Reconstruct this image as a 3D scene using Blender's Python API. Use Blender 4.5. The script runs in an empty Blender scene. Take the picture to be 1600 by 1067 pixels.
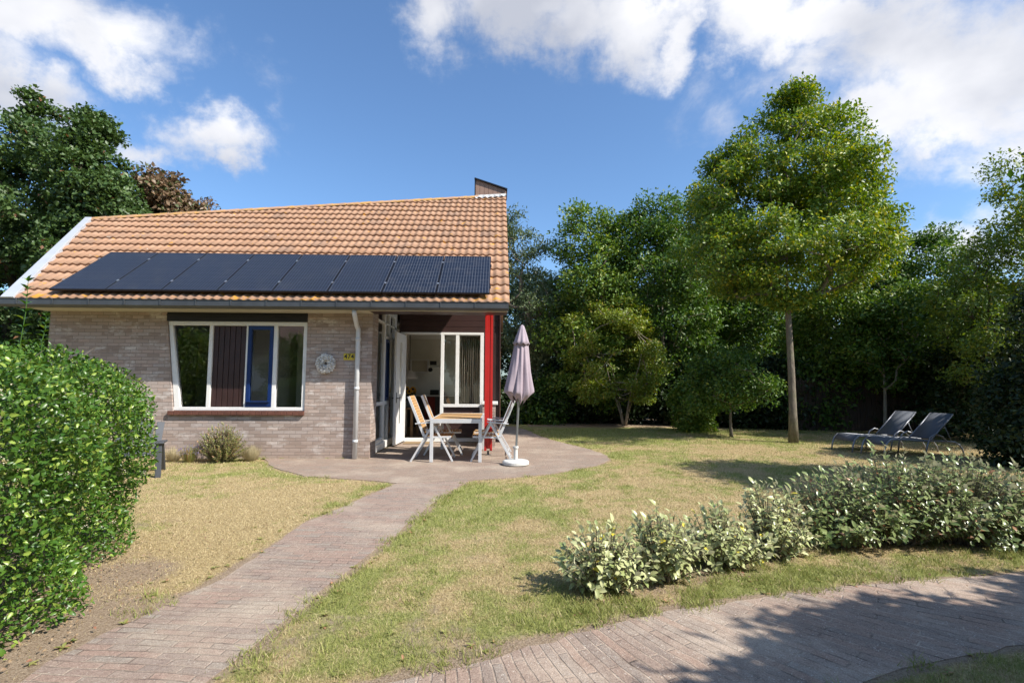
import bpy, bmesh, math, random
import numpy as np
from mathutils import Vector, Matrix
D = bpy.data
scene = bpy.context.scene
COL = scene.collection
R = math.radians
random.seed(4)

# ------------------------------------------------------------------ camera
CAM_H = 1.4
FPX = 800.0
yaw, pitch, roll = R(1.6), R(4.57), R(.28)
fw = Vector((math.sin(yaw)*math.cos(pitch), math.cos(yaw)*math.cos(pitch), math.sin(pitch)))
r0 = Vector((math.cos(yaw), -math.sin(yaw), 0)); u0 = r0.cross(fw)
RT = math.cos(roll)*r0 + math.sin(roll)*u0
UP = -math.sin(roll)*r0 + math.cos(roll)*u0
CP = Vector((0, 0, CAM_H))
cd = D.cameras.new('camera'); cam = D.objects.new('camera', cd); COL.objects.link(cam)
cd.sensor_width = 36; cd.lens = 18; cd.sensor_fit = 'HORIZONTAL'; cd.clip_end = 2000; cd.clip_start = .05
m = Matrix.Identity(4)
for i in range(3):
    m[i][0] = RT[i]; m[i][1] = UP[i]; m[i][2] = -fw[i]; m[i][3] = CP[i]
cam.matrix_world = m
scene.camera = cam

def ray(x, y): return fw + RT*((x-800)/FPX) + UP*((533.5-y)/FPX)
def aty(x, y, Y):
    d = ray(x, y); return CP + d*(Y/d.y)
def atz(x, y, z=0.0):
    d = ray(x, y); return CP + d*((z-CAM_H)/d.z)

# ------------------------------------------------------------------ light
SUN_AZ, SUN_EL = R(60), R(44)          # azimuth measured from -Y towards +X
sdir = Vector((math.cos(SUN_EL)*math.sin(SUN_AZ), -math.cos(SUN_EL)*math.cos(SUN_AZ), math.sin(SUN_EL)))
sl = D.lights.new('sun', 'SUN'); sl.energy = 5.0; sl.angle = R(.53); sl.color = (1, .945, .86)
so = D.objects.new('sun', sl); COL.objects.link(so)
so.rotation_euler = sdir.to_track_quat('Z', 'Y').to_euler(); so.location = (8, -6, 12)
scene.view_settings.view_transform = 'Standard'
scene.view_settings.look = 'None'
scene.view_settings.exposure = 0.62
scene.view_settings.gamma = 1

world = D.worlds.new('World'); scene.world = world; world.use_nodes = True
wt = world.node_tree; wt.nodes.clear()
def wn(t, **k):
    n = wt.nodes.new(t)
    for a, b in k.items(): setattr(n, a, b)
    return n
WL = wt.links.new
out = wn('ShaderNodeOutputWorld'); bg = wn('ShaderNodeBackground'); bg.inputs[1].default_value = 1.0
sky = wn('ShaderNodeTexSky', sky_type='NISHITA', sun_disc=False)
sky.sun_elevation = SUN_EL; sky.sun_rotation = math.atan2(sdir.x, sdir.y)
sky.air_density = 1.0; sky.dust_density = 1.1; sky.ozone_density = 2.6; sky.altitude = 0
tc = wn('ShaderNodeTexCoord'); nrm = wn('ShaderNodeVectorMath', operation='NORMALIZE'); WL(tc.outputs['Generated'], nrm.inputs[0])
def math_(op, a, b=None, clamp=False):
    n = wn('ShaderNodeMath', operation=op, use_clamp=clamp)
    for i, v in enumerate((a, b)):
        if v is None: continue
        if isinstance(v, (int, float)): n.inputs[i].default_value = v
        else: WL(v, n.inputs[i])
    return n.outputs[0]
def dot_(v, c):
    n = wn('ShaderNodeVectorMath', operation='DOT_PRODUCT'); WL(v, n.inputs[0]); n.inputs[1].default_value = c
    return n.outputs['Value']
# warp the direction a little so that the cloud outlines are ragged
wno = wn('ShaderNodeTexNoise'); wno.inputs['Scale'].default_value = 4; wno.inputs['Detail'].default_value = 7; wno.inputs['Roughness'].default_value = .62
WL(nrm.outputs[0], wno.inputs['Vector'])
ws = wn('ShaderNodeVectorMath', operation='SUBTRACT'); WL(wno.outputs['Color'], ws.inputs[0]); ws.inputs[1].default_value = (.5, .5, .5)
wsc = wn('ShaderNodeVectorMath', operation='SCALE'); WL(ws.outputs[0], wsc.inputs[0]); wsc.inputs['Scale'].default_value = .30
wad = wn('ShaderNodeVectorMath', operation='ADD'); WL(nrm.outputs[0], wad.inputs[0]); WL(wsc.outputs[0], wad.inputs[1])
blobs = [(50, 30, 205, 80, 1.05), (165, 85, 95, 55, .9), (20, 165, 140, 70, 1.1), (130, 200, 85, 45, .8), (305, 200, 88, 66, .95), (345, 235, 52, 38, .8), (235, 225, 75, 35, .55),
         (400, 140, 26, 40, .22), (700, 45, 62, 75, .75), (800, 5, 120, 80, 1), (900, 30, 90, 75, .85), (1000, 30, 120, 85, 1), (1070, 60, 45, 60, .8),
         (1190, 0, 100, 85, .9), (1290, 30, 150, 75, 1), (1400, 60, 170, 140, 1), (1530, 110, 230, 170, 1.1), (1360, 190, 80, 75, .9), (1480, 200, 120, 62, .9), (1700, 120, 200, 160, 1),
         (1140, 170, 60, 45, .2), (1290, 430, 180, 45, .42), (1450, 400, 110, 55, .6), (-120, 100, 200, 150, 1), (1250, 110, 70, 45, .3), (1620, 330, 90, 60, .5)]
acc = None
for bx_, by_, rx, ry, w in blobs:
    c = ray(bx_, by_); k = 1/c.length; c = c.normalized()
    t1 = (RT - c*RT.dot(c)).normalized(); t2 = c.cross(t1).normalized()
    a = dot_(wad.outputs[0], tuple(t1*(FPX/rx/k*(1 if True else 1))))
    b = dot_(wad.outputs[0], tuple(t2*(FPX/ry/k)))
    d2 = math_('ADD', math_('MULTIPLY', a, a), math_('MULTIPLY', b, b))
    f = math_('MULTIPLY', math_('SUBTRACT', 1.0, math_('SQRT', d2)), w)
    f = math_('SUBTRACT', f, math_('MULTIPLY', math_('LESS_THAN', dot_(nrm.outputs[0], tuple(c)), 0.0), 10.0))
    acc = f if acc is None else math_('SMOOTH_MAX' if False else 'MAXIMUM', acc, f)
# loose cloud everywhere behind and overhead (outside the photograph, seen in reflections)
bn = wn('ShaderNodeTexNoise'); bn.inputs['Scale'].default_value = 1.6; bn.inputs['Detail'].default_value = 5; WL(nrm.outputs[0], bn.inputs['Vector'])
back = math_('MULTIPLY', math_('SUBTRACT', bn.outputs['Fac'], .56), 3.0)
back = math_('SUBTRACT', back, math_('MULTIPLY', math_('GREATER_THAN', dot_(nrm.outputs[0], (0, 1, 0)), .05), 10))
acc = math_('MAXIMUM', acc, back)
n1 = wn('ShaderNodeTexNoise'); n1.inputs['Scale'].default_value = 6; n1.inputs['Detail'].default_value = 10; n1.inputs['Roughness'].default_value = .62; n1.inputs['Distortion'].default_value = .3
mp = wn('ShaderNodeMapping'); mp.inputs['Scale'].default_value = (1, 1, 1.5); WL(nrm.outputs[0], mp.inputs[0]); WL(mp.outputs[0], n1.inputs['Vector'])
dens = math_('ADD', acc, math_('MULTIPLY', math_('SUBTRACT', n1.outputs['Fac'], .50), 1.5))
al = wn('ShaderNodeMapRange', interpolation_type='SMOOTHERSTEP'); WL(dens, al.inputs[0]); al.inputs[1].default_value = -.14; al.inputs[2].default_value = .72; al.inputs[4].default_value = .97
n2 = wn('ShaderNodeTexNoise'); n2.inputs['Scale'].default_value = 3.2; n2.inputs['Detail'].default_value = 6; WL(mp.outputs[0], n2.inputs['Vector'])
cr = wn('ShaderNodeValToRGB'); WL(n2.outputs['Fac'], cr.inputs[0])
cr.color_ramp.elements[0].position = .36; cr.color_ramp.elements[0].color = (.38, .40, .46, 1)
cr.color_ramp.elements[1].position = .62; cr.color_ramp.elements[1].color = (.70, .70, .72, 1)
sks = wn('ShaderNodeVectorMath', operation='SCALE'); WL(sky.outputs[0], sks.inputs[0]); sks.inputs['Scale'].default_value = .116
tnt = wn('ShaderNodeVectorMath', operation='MULTIPLY'); WL(sks.outputs[0], tnt.inputs[0]); tnt.inputs[1].default_value = (.86, 1.05, 1.20)
mx = wn('ShaderNodeMix', data_type='RGBA'); WL(al.outputs[0], mx.inputs['Factor']); WL(tnt.outputs[0], mx.inputs['A']); WL(cr.outputs[0], mx.inputs['B'])
WL(mx.outputs['Result'], bg.inputs[0]); WL(bg.outputs[0], out.inputs[0])
world.cycles.sampling_method = 'MANUAL'; world.cycles.sample_map_resolution = 512

# ------------------------------------------------------------------ materials
class NT:
    def __init__(s, name):
        s.m = D.materials.new(name); s.m.use_nodes = True; s.t = s.m.node_tree; s.t.nodes.clear()
        s.out = s.n('ShaderNodeOutputMaterial')
    def n(s, t, **k):
        n = s.t.nodes.new(t)
        for a, b in k.items(): setattr(n, a, b)
        return n
    def l(s, a, b): s.t.links.new(a, b)
    def set(s, inp, v):
        if hasattr(v, 'is_output') or isinstance(v, bpy.types.NodeSocket): s.l(v, inp)
        elif isinstance(v, (tuple, list)) and len(v) == 3 and inp.type == 'RGBA': inp.default_value = (*v, 1)
        else: inp.default_value = v
    def math(s, op, a, b=0.0, clamp=False):
        n = s.n('ShaderNodeMath', operation=op, use_clamp=clamp); s.set(n.inputs[0], a); s.set(n.inputs[1], b); return n.outputs[0]
    def pos(s): return s.n('ShaderNodeNewGeometry').outputs['Position']
    def obj(s): return s.n('ShaderNodeTexCoord').outputs['Object']
    def noise(s, v, sc, det=4, rough=.55, col=False):
        n = s.n('ShaderNodeTexNoise'); s.l(v, n.inputs['Vector']); n.inputs['Scale'].default_value = sc; n.inputs['Detail'].default_value = det; n.inputs['Roughness'].default_value = rough
        return n.outputs['Color' if col else 'Fac']
    def rng(s, v, a, b, c=0.0, d=1.0):
        n = s.n('ShaderNodeMapRange'); s.l(v, n.inputs[0])
        for i, x in enumerate((a, b, c, d)): n.inputs[i+1].default_value = x
        return n.outputs[0]
    def mix(s, f, a, b, mode='MIX'):
        n = s.n('ShaderNodeMix', data_type='RGBA', blend_type=mode); s.set(n.inputs['Factor'], f); s.set(n.inputs['A'], a); s.set(n.inputs['B'], b); return n.outputs['Result']
    def scale(s, v, xyz, rot=(0, 0, 0)):
        n = s.n('ShaderNodeMapping'); s.l(v, n.inputs[0]); n.inputs['Scale'].default_value = xyz; n.inputs['Rotation'].default_value = rot; return n.outputs[0]
    def bump(s, h, st=.3, dist=.02):
        n = s.n('ShaderNodeBump'); s.l(h, n.inputs['Height']); n.inputs['Strength'].default_value = st; n.inputs['Distance'].default_value = dist; return n.outputs[0]
    def princ(s, col, rough=.6, metal=0.0, bump=None, spec=.5):
        p = s.n('ShaderNodeBsdfPrincipled'); s.set(p.inputs['Base Color'], col); s.set(p.inputs['Roughness'], rough); p.inputs['Metallic'].default_value = metal
        p.inputs['Specular IOR Level'].default_value = spec
        if bump is not None: s.l(bump, p.inputs['Normal'])
        s.l(p.outputs[0], s.out.inputs[0]); return p
    def island(s): return s.n('ShaderNodeNewGeometry').outputs['Random Per Island']

def paint(name, c, rough=.5, var=.12, sc=6, metal=0.0, spec=.5, grime=.0):
    t = NT(name); v = t.pos()
    f = t.noise(v, sc, 6, .6)
    c2 = tuple(x*(1-var*2) for x in c)
    col = t.mix(t.rng(f, .3, .7), c2, c)
    if grime:
        g = t.rng(t.noise(v, 14, 8, .7), .52, .75, 0, grime); col = t.mix(g, col, (.16, .14, .11))
    t.princ(col, rough, metal, t.bump(t.noise(v, 90, 3), .08, .004), spec)
    return t.m

def leafmat(name, c1, c2, c3=None, p3=.12, trans=.35, rough=.45, back=None):
    t = NT(name); r = t.island()
    col = t.mix(r, c1, c2)
    big = t.noise(t.pos(), .9, 2)
    col = t.mix(t.rng(big, .35, .65, 0, .45), col, tuple(x*.72 for x in c1))
    if c3:
        w = t.n('ShaderNodeTexWhiteNoise', noise_dimensions='1D'); t.l(r, w.inputs['W'])
        col = t.mix(t.math('LESS_THAN', w.outputs[0], p3), col, c3)
    if back:
        col = t.mix(t.n('ShaderNodeNewGeometry').outputs['Backfacing'], col, back)
    p = t.princ(col, rough, spec=.4)
    tr = t.n('ShaderNodeBsdfTranslucent')
    hs = t.n('ShaderNodeHueSaturation'); hs.inputs['Hue'].default_value = .485; hs.inputs['Saturation'].default_value = 1.15; hs.inputs['Value'].default_value = 1.7; t.l(col, hs.inputs['Color'])
    t.l(hs.outputs[0], tr.inputs[0])
    ms = t.n('ShaderNodeMixShader'); ms.inputs[0].default_value = trans*.6; t.l(p.outputs[0], ms.inputs[1]); t.l(tr.outputs[0], ms.inputs[2])
    t.l(ms.outputs[0], t.out.inputs[0])
    return t.m

def wood(name, c, c2, sc=(1, 1, 1), rough=.65, grain=18):
    t = NT(name); v = t.scale(t.pos(), sc)
    f = t.noise(v, grain, 7, .65); r = t.island()
    col = t.mix(t.rng(f, .3, .7), c, c2); col = t.mix(t.rng(r, 0, 1, 0, .35), col, c2)
    t.princ(col, rough, 0, t.bump(f, .25, .004), .3)
    return t.m

M = {}
M['white_paint'] = paint('white_paint', (.80, .79, .76), .35, .05, 5, grime=.12)
M['interior_white'] = paint('interior_white', (.78, .75, .68), .6, .04, 3)
M['cream_paint'] = paint('cream_paint', (.56, .52, .42), .5, .06, 3)
M['brown_clad'] = paint('brown_cladding', (.045, .020, .017), .45, .15, 5)
M['dark_lintel'] = paint('dark_lintel', (.010, .009, .012), .6, .15, 5)
M['blue_paint'] = paint('blue_paint', (.008, .030, .13), .3, .1, 5)
M['red_paint'] = paint('red_paint', (.47, .020, .017), .35, .08, 5)
M['zinc'] = paint('zinc', (.085, .09, .095), .42, .15, 4, metal=.3)
M['verge_metal'] = paint('verge_metal', (.55, .57, .60), .35, .08, 3, metal=.2)
M['alu'] = paint('pale_aluminium', (.66, .67, .68), .38, .05, 8, metal=.25)
M['pipe'] = paint('pale_pipe', (.62, .63, .64), .4, .06, 5, grime=.15)
M['teak'] = wood('teak', (.50, .31, .14), (.38, .22, .10), (1, 9, 1))
M['teak_seat'] = wood('teak_back', (.52, .32, .14), (.40, .23, .10), (9, 1, 9))
M['larch'] = wood('larch', (.40, .22, .10), (.24, .13, .07), (6, 6, .6))
M['chim'] = wood('chimney_wood', (.34, .22, .17), (.22, .14, .105), (9, 9, .7))
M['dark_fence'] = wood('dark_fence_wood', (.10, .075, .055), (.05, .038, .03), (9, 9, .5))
M['fabric_dark'] = paint('sling_fabric', (.11, .12, .14), .75, .1, 30)
M['lounger_frame'] = paint('lounger_frame', (.27, .28, .31), .4, .08, 6, metal=.4)
M['plastic_dark'] = paint('dark_plastic', (.06, .065, .075), .5, .08, 6)
M['parasol'] = paint('parasol_fabric', (.37, .30, .34), .85, .07, 8)
M['parasol_pole'] = paint('parasol_pole', (.30, .34, .36), .35, .05, 6, metal=.5)
M['base_white'] = paint('base_concrete', (.66, .65, .61), .8, .12, 14, grime=.2)
M['curtain'] = paint('curtain_cloth', (.66, .56, .45), .9, .1, 5)
M['black'] = paint('black_plastic', (.015, .015, .016), .4, .1, 5)
M['yellow'] = paint('yellow_plate', (.62, .47, .03), .4, .08, 9)
M['floor_in'] = wood('floor_boards', (.20, .13, .08), (.13, .08, .05), (1, 8, 1))
M['flashing'] = paint('mortar_flashing', (.62, .62, .60), .8, .3, 12, grime=.5)
M['petal'] = paint('sunflower_petal', (.75, .38, .02), .6, .1, 20)
M['vase'] = paint('vase_glaze', (.30, .35, .33), .2, .1, 5)
M['counter'] = paint('counter_stone', (.05, .05, .05), .25, .1, 20)
M['wreath'] = paint('dried_wreath', (.88, .86, .83), .85, .04, 40)
M['silver'] = paint('clamp_metal', (.7, .7, .7), .3, .05, 5, metal=.8)
M['coir'] = paint('coir_mat', (.30, .20, .10), .95, .2, 60)

def glass():
    t = NT('window_glass')
    tr = t.n('ShaderNodeBsdfTransparent'); tr.inputs[0].default_value = (.86, .89, .88, 1)
    gl = t.n('ShaderNodeBsdfGlossy'); gl.inputs['Roughness'].default_value = .0; gl.inputs[0].default_value = (1, 1, 1, 1)
    nb = t.n('ShaderNodeBump'); nb.inputs['Strength'].default_value = .02; t.l(t.noise(t.pos(), 1.5, 2), nb.inputs['Height']); t.l(nb.outputs[0], gl.inputs['Normal'])
    fr = t.n('ShaderNodeFresnel'); fr.inputs[0].default_value = 1.5
    f = t.math('ADD', t.math('MULTIPLY', fr.outputs[0], 1.5), .07, True)
    ms = t.n('ShaderNodeMixShader'); t.l(f, ms.inputs[0]); t.l(tr.outputs[0], ms.inputs[1]); t.l(gl.outputs[0], ms.inputs[2]); t.l(ms.outputs[0], t.out.inputs[0])
    return t.m
M['glass'] = glass()

def brickwall():
    t = NT('grey_brown_brick'); v = t.pos()
    sp = t.n('ShaderNodeSeparateXYZ'); t.l(v, sp.inputs[0])
    wob = t.noise(v, 2.5, 3)
    u = t.math('ADD', t.math('ADD', sp.outputs[0], sp.outputs[1]), t.math('MULTIPLY', wob, .012))
    z = t.math('ADD', sp.outputs[2], t.math('MULTIPLY', t.noise(v, 9, 2), .008))
    cb = t.n('ShaderNodeCombineXYZ'); t.l(u, cb.inputs[0]); t.l(z, cb.inputs[1])
    b = t.n('ShaderNodeTexBrick'); t.l(cb.outputs[0], b.inputs['Vector'])
    b.inputs['Scale'].default_value = 1; b.inputs['Brick Width'].default_value = .21; b.inputs['Row Height'].default_value = .0635
    b.inputs['Mortar Size'].default_value = .0045; b.inputs['Mortar Smooth'].default_value = .5; b.inputs['Bias'].default_value = -.1
    b.inputs['Color1'].default_value = (0, 0, 0, 1); b.inputs['Color2'].default_value = (1, 1, 1, 1); b.inputs['Mortar'].default_value = (.5, .5, .5, 1)
    cr = t.n('ShaderNodeValToRGB'); t.l(b.outputs['Color'], cr.inputs[0]); e = cr.color_ramp.elements
    e[0].color = (.29, .225, .19, 1); e[1].position = 1; e[1].color = (.54, .46, .405, 1)
    for p_, c_ in ((.3, (.40, .32, .275, 1)), (.6, (.41, .35, .32, 1)), (.8, (.42, .315, .265, 1))):
        q = e.new(p_); q.color = c_
    col = t.mix(t.rng(t.noise(v, 38, 6, .7), .35, .7, 0, .5), cr.outputs[0], (.31, .245, .21))
    wsh = t.rng(t.noise(t.scale(v, (1, 1, 2.2)), 2.6, 7, .7), .54, .68, 0, .75)          # pale efflorescence blooms
    col = t.mix(wsh, col, (.68, .63, .59))
    col = t.mix(t.rng(sp.outputs[2], 0, .55, .45, 0), col, (.33, .24, .185))
    col = t.mix(t.math('MULTIPLY', b.outputs['Fac'], t.rng(t.noise(v, 6, 4, .7), .35, .65, .35, .95)), col, (.18, .15, .13))
    h = t.math('ADD', t.math('MULTIPLY', t.math('SUBTRACT', 1, b.outputs['Fac']), 1.0), t.math('MULTIPLY', t.noise(v, 60, 5, .7), .6))
    h = t.math('ADD', h, t.math('MULTIPLY', b.outputs['Color'], .5))
    t.princ(col, .9, 0, t.bump(h, .8, .008), .2)
    return t.m
M['brick'] = brickwall()

def tiles():
    t = NT('terracotta_tile'); r = t.island(); v = t.pos()
    cr = t.n('ShaderNodeValToRGB'); t.l(r, cr.inputs[0]); e = cr.color_ramp.elements
    e[0].color = (.33, .185, .108, 1); e[1].position = 1; e[1].color = (.42, .245, .15, 1)
    q = e.new(.15); q.color = (.40, .23, .14, 1); q = e.new(.8); q.color = (.37, .215, .133, 1); q = e.new(.93); q.color = (.28, .175, .12, 1)
    col = t.mix(t.rng(t.noise(v, 11, 8, .7), .42, .70, 0, .7), cr.outputs[0], (.27, .165, .11))
    col = t.mix(t.rng(t.noise(v, 3, 4), .5, .8, 0, .4), col, (.50, .33, .22))
    sp = t.n('ShaderNodeSeparateXYZ'); t.l(v, sp.inputs[0])
    low = t.rng(sp.outputs[2], 2.85, 3.25, .13, 0)
    li = t.noise(v, 5.5, 5, .62)
    lm = t.rng(t.math('ADD', li, t.math('MULTIPLY', low, t.rng(t.noise(v, 1.7, 3), .35, .65, .2, 1))), .635, .68, 0, .8)
    col = t.mix(lm, col, (.60, .29, .03))
    wm = t.rng(t.noise(v, 8.5, 5, .6), .68, .72, 0, .8); col = t.mix(wm, col, (.60, .56, .48))
    t.princ(col, .85, 0, t.bump(t.noise(v, 70, 4), .25, .004), .25)
    return t.m
M['tile'] = tiles()
def ridge():
    t = NT('ridge_tile_clay'); v = t.pos()
    col = t.mix(t.island(), (.44, .26, .16), (.33, .20, .13))
    col = t.mix(t.rng(t.noise(v, 5, 7, .7), .46, .58, 0, .85), col, (.50, .29, .08))
    col = t.mix(t.rng(t.noise(v, 17, 5, .7), .6, .7, 0, .6), col, (.55, .50, .42))
    t.princ(col, .9, 0, t.bump(t.noise(v, 50, 4), .4, .006), .2); return t.m
M['ridge'] = ridge()

def solar():
    t = NT('solar_cells'); v = t.obj(); sp = t.n('ShaderNodeSeparateXYZ'); t.l(v, sp.inputs[0])
    def line(s, per, w):
        f = t.math('ABSOLUTE', t.math('SUBTRACT', t.math('FRACT', t.math('DIVIDE', s, per)), .5)); return t.math('LESS_THAN', f, w)
    a = line(sp.outputs[0], .0523, .075); b = line(sp.outputs[0], .157, .02); c = line(sp.outputs[1], .16, .018)
    col = t.mix(t.math('MULTIPLY', a, .62), (.008, .010, .018), (.15, .16, .18)); col = t.mix(t.math('MAXIMUM', b, c), col, (.07, .08, .10))
    col = t.mix(t.rng(t.noise(t.pos(), 4, 6, .7), .5, .8, 0, .25), col, (.12, .11, .10))
    t.princ(col, .30, 0, None, .4); return t.m
M['solar'] = solar()
M['black_metal'] = paint('black_metal', (.03, .03, .035), .35, .1, 6, metal=.5)

def bark(name, c, c2):
    t = NT(name); v = t.scale(t.pos(), (1, 1, .35)); f = t.noise(v, 22, 8, .7)
    col = t.mix(t.rng(f, .35, .65), c, c2); col = t.mix(t.rng(t.noise(t.pos(), 3, 3), .5, .7, 0, .5), col, (.17, .18, .10))
    t.princ(col, .9, 0, t.bump(f, .8, .02), .15); return t.m
M['bark_grey'] = bark('grey_bark', (.25, .215, .17), (.12, .10, .08))
M['bark_dark'] = bark('dark_bark', (.13, .10, .075), (.07, .055, .04))
M['bark_pale'] = bark('pale_bark', (.36, .31, .25), (.20, .17, .13))

L = {}
L['sycamore'] = leafmat('sycamore_leaf', (.048, .095, .026), (.105, .165, .045), (.20, .10, .05), .015)
L['maple'] = leafmat('copper_leaf', (.16, .105, .06), (.25, .165, .09), (.09, .11, .04), .25)
L['oak'] = leafmat('oak_leaf', (.070, .145, .016), (.215, .305, .034), (.40, .40, .05), .14, .42)
L['willow'] = leafmat('willow_leaf', (.085, .13, .055), (.16, .20, .095), None, 0, .35)
L['bright'] = leafmat('bright_leaf', (.075, .160, .024), (.185, .275, .045), (.28, .33, .07), .12, .42)
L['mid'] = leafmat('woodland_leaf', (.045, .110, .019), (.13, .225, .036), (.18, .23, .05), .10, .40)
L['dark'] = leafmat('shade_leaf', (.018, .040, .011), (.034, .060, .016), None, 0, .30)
L['yellow'] = leafmat('yellow_green_leaf', (.085, .150, .022), (.20, .265, .038), (.28, .27, .05), .06, .44)
L['lime'] = leafmat('lime_green_leaf', (.130, .195, .026), (.27, .33, .045), (.36, .30, .06), .07, .42)
L['hedge'] = leafmat('privet_leaf', (.036, .100, .013), (.110, .205, .026), (.25, .34, .06), .15, .30, .34)
L['elae'] = leafmat('silver_leaf', (.24, .29, .10), (.62, .62, .34), (.62, .52, .06), .018, .18, .32, back=(.62, .60, .42))
L['elaed'] = leafmat('olive_silver_leaf', (.085, .14, .035), (.33, .38, .16), (.30, .16, .08), .04, .18, .30, back=(.50, .48, .33))
L['herb'] = leafmat('herb_leaf', (.20, .23, .06), (.36, .32, .12), (.40, .22, .12), .15, .3)
L['flower'] = paint('privet_flower', (.62, .58, .42), .8, .1, 40)
L['litter'] = leafmat('fallen_leaf', (.22, .14, .08), (.38, .27, .16), (.26, .12, .07), .1, .1)
L['straw'] = leafmat('straw_blade', (.42, .36, .22), (.55, .48, .30), None, 0, .3)
L['lav'] = paint('lavender_flower', (.20, .16, .30), .8, .1, 40)

# ------------------------------------------------------------------ object helpers
def link(o, parent=None):
    COL.objects.link(o)
    if parent is not None: o.parent = parent
    return o
def tag(o, label=None, cat=None, group=None, kind=None):
    if label: o['label'] = label
    if cat: o['category'] = cat
    if group: o['group'] = group
    if kind: o['kind'] = kind
    return o
def thing(name, label, cat, loc=(0, 0, 0), rz=0.0, group=None):
    o = D.objects.new(name, None); o.empty_display_size = .1; link(o); o.location = loc; o.rotation_euler = (0, 0, rz)
    return tag(o, label, cat, group)
def copy_tree(o, parent=None):
    c = o.copy(); COL.objects.link(c)
    if parent is not None: c.parent = parent
    for ch in [x for x in D.objects if x.parent == o]: copy_tree(ch, c)
    return c

class MB:
    def __init__(s): s.v = []; s.f = []; s.st = []
    def add(s, vs, fs):
        k = len(s.v); s.st.append((k, len(s.f))); s.v += [tuple(p) for p in vs]; s.f += [tuple(i+k for i in f) for f in fs]; return s
    def box(s, a, b):
        x0, y0, z0 = [min(p, q) for p, q in zip(a, b)]; x1, y1, z1 = [max(p, q) for p, q in zip(a, b)]
        return s.add([(x0, y0, z0), (x1, y0, z0), (x1, y1, z0), (x0, y1, z0), (x0, y0, z1), (x1, y0, z1), (x1, y1, z1), (x0, y1, z1)],
                     [(0, 3, 2, 1), (4, 5, 6, 7), (0, 1, 5, 4), (1, 2, 6, 5), (2, 3, 7, 6), (3, 0, 4, 7)])
    def bar(s, p, q, w, h, up=(0, 0, 1)):
        p = Vector(p); q = Vector(q); d = (q-p).normalized(); u = Vector(up)
        if abs(d.dot(u)) > .95: u = Vector((0, 1, 0))
        sd = d.cross(u).normalized(); u = sd.cross(d).normalized(); vs = []
        for c in (p, q):
            for a, b in ((-1, -1), (1, -1), (1, 1), (-1, 1)): vs.append(c + sd*a*w/2 + u*b*h/2)
        return s.add(vs, [(0, 1, 2, 3), (7, 6, 5, 4), (0, 4, 5, 1), (1, 5, 6, 2), (2, 6, 7, 3), (3, 7, 4, 0)])
    def prism(s, pts, vec):
        vec = Vector(vec); n = len(pts); a = [Vector(p) for p in pts]; b = [p+vec for p in a]
        return s.add(a+b, [tuple(range(n))[::-1], tuple(range(n, 2*n))] + [(i, (i+1) % n, (i+1) % n+n, i+n) for i in range(n)])
    def tube(s, pts, r, n=8, cap=True):
        pts = [Vector(p) for p in pts]; k = len(pts)
        rr = r if isinstance(r, (list, tuple)) else [r]*k
        vs = []; prev = None
        for i, p in enumerate(pts):
            d = (pts[min(i+1, k-1)]-pts[max(i-1, 0)]).normalized()
            if prev is None:
                u = Vector((0, 0, 1)) if abs(d.z) < .9 else Vector((1, 0, 0))
                a = d.cross(u).normalized()
            else:
                a = (prev - d*prev.dot(d)).normalized()
            prev = a; b = d.cross(a)
            for j in range(n):
                t = 2*math.pi*j/n; vs.append(p + (a*math.cos(t)+b*math.sin(t))*rr[i])
        fs = [(i*n+j, i*n+(j+1) % n, (i+1)*n+(j+1) % n, (i+1)*n+j) for i in range(k-1) for j in range(n)]
        if cap: fs += [tuple(range(n))[::-1], tuple(range((k-1)*n, k*n))]
        return s.add(vs, fs)
    def lathe(s, prof, c=(0, 0, 0), n=24):
        c = Vector(c); vs = []; k = len(prof)
        for r, z in prof:
            for j in range(n):
                t = 2*math.pi*j/n; vs.append((c.x+r*math.cos(t), c.y+r*math.sin(t), c.z+z))
        fs = [(i*n+j, i*n+(j+1) % n, (i+1)*n+(j+1) % n, (i+1)*n+j) for i in range(k-1) for j in range(n)]
        fs += [tuple(range(n))[::-1], tuple(range((k-1)*n, k*n))]
        return s.add(vs, fs)
    def each(s, name, mat, parent=None, **k):
        # every add() call becomes an object of its own
        for i, (v0, f0) in enumerate(s.st):
            v1, f1 = s.st[i+1] if i+1 < len(s.st) else (len(s.v), len(s.f)); q = MB(); q.v = s.v[v0:v1]; q.f = [tuple(j-v0 for j in f) for f in s.f[f0:f1]]; o = q.build(name, mat, parent, **k)
        return o
    def build(s, name, mat, parent=None, bevel=0.0, smooth=False):
        me = D.meshes.new(name); me.from_pydata(s.v, [], s.f); me.materials.append(mat)
        if smooth:
            me.polygons.foreach_set('use_smooth', [True]*len(me.polygons))
        me.update(); o = D.objects.new(name, me); link(o, parent)
        if bevel:
            b = o.modifiers.new('bevel', 'BEVEL'); b.width = bevel; b.segments = 2; b.limit_method = 'ANGLE'; b.angle_limit = R(40)
        return o

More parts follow.
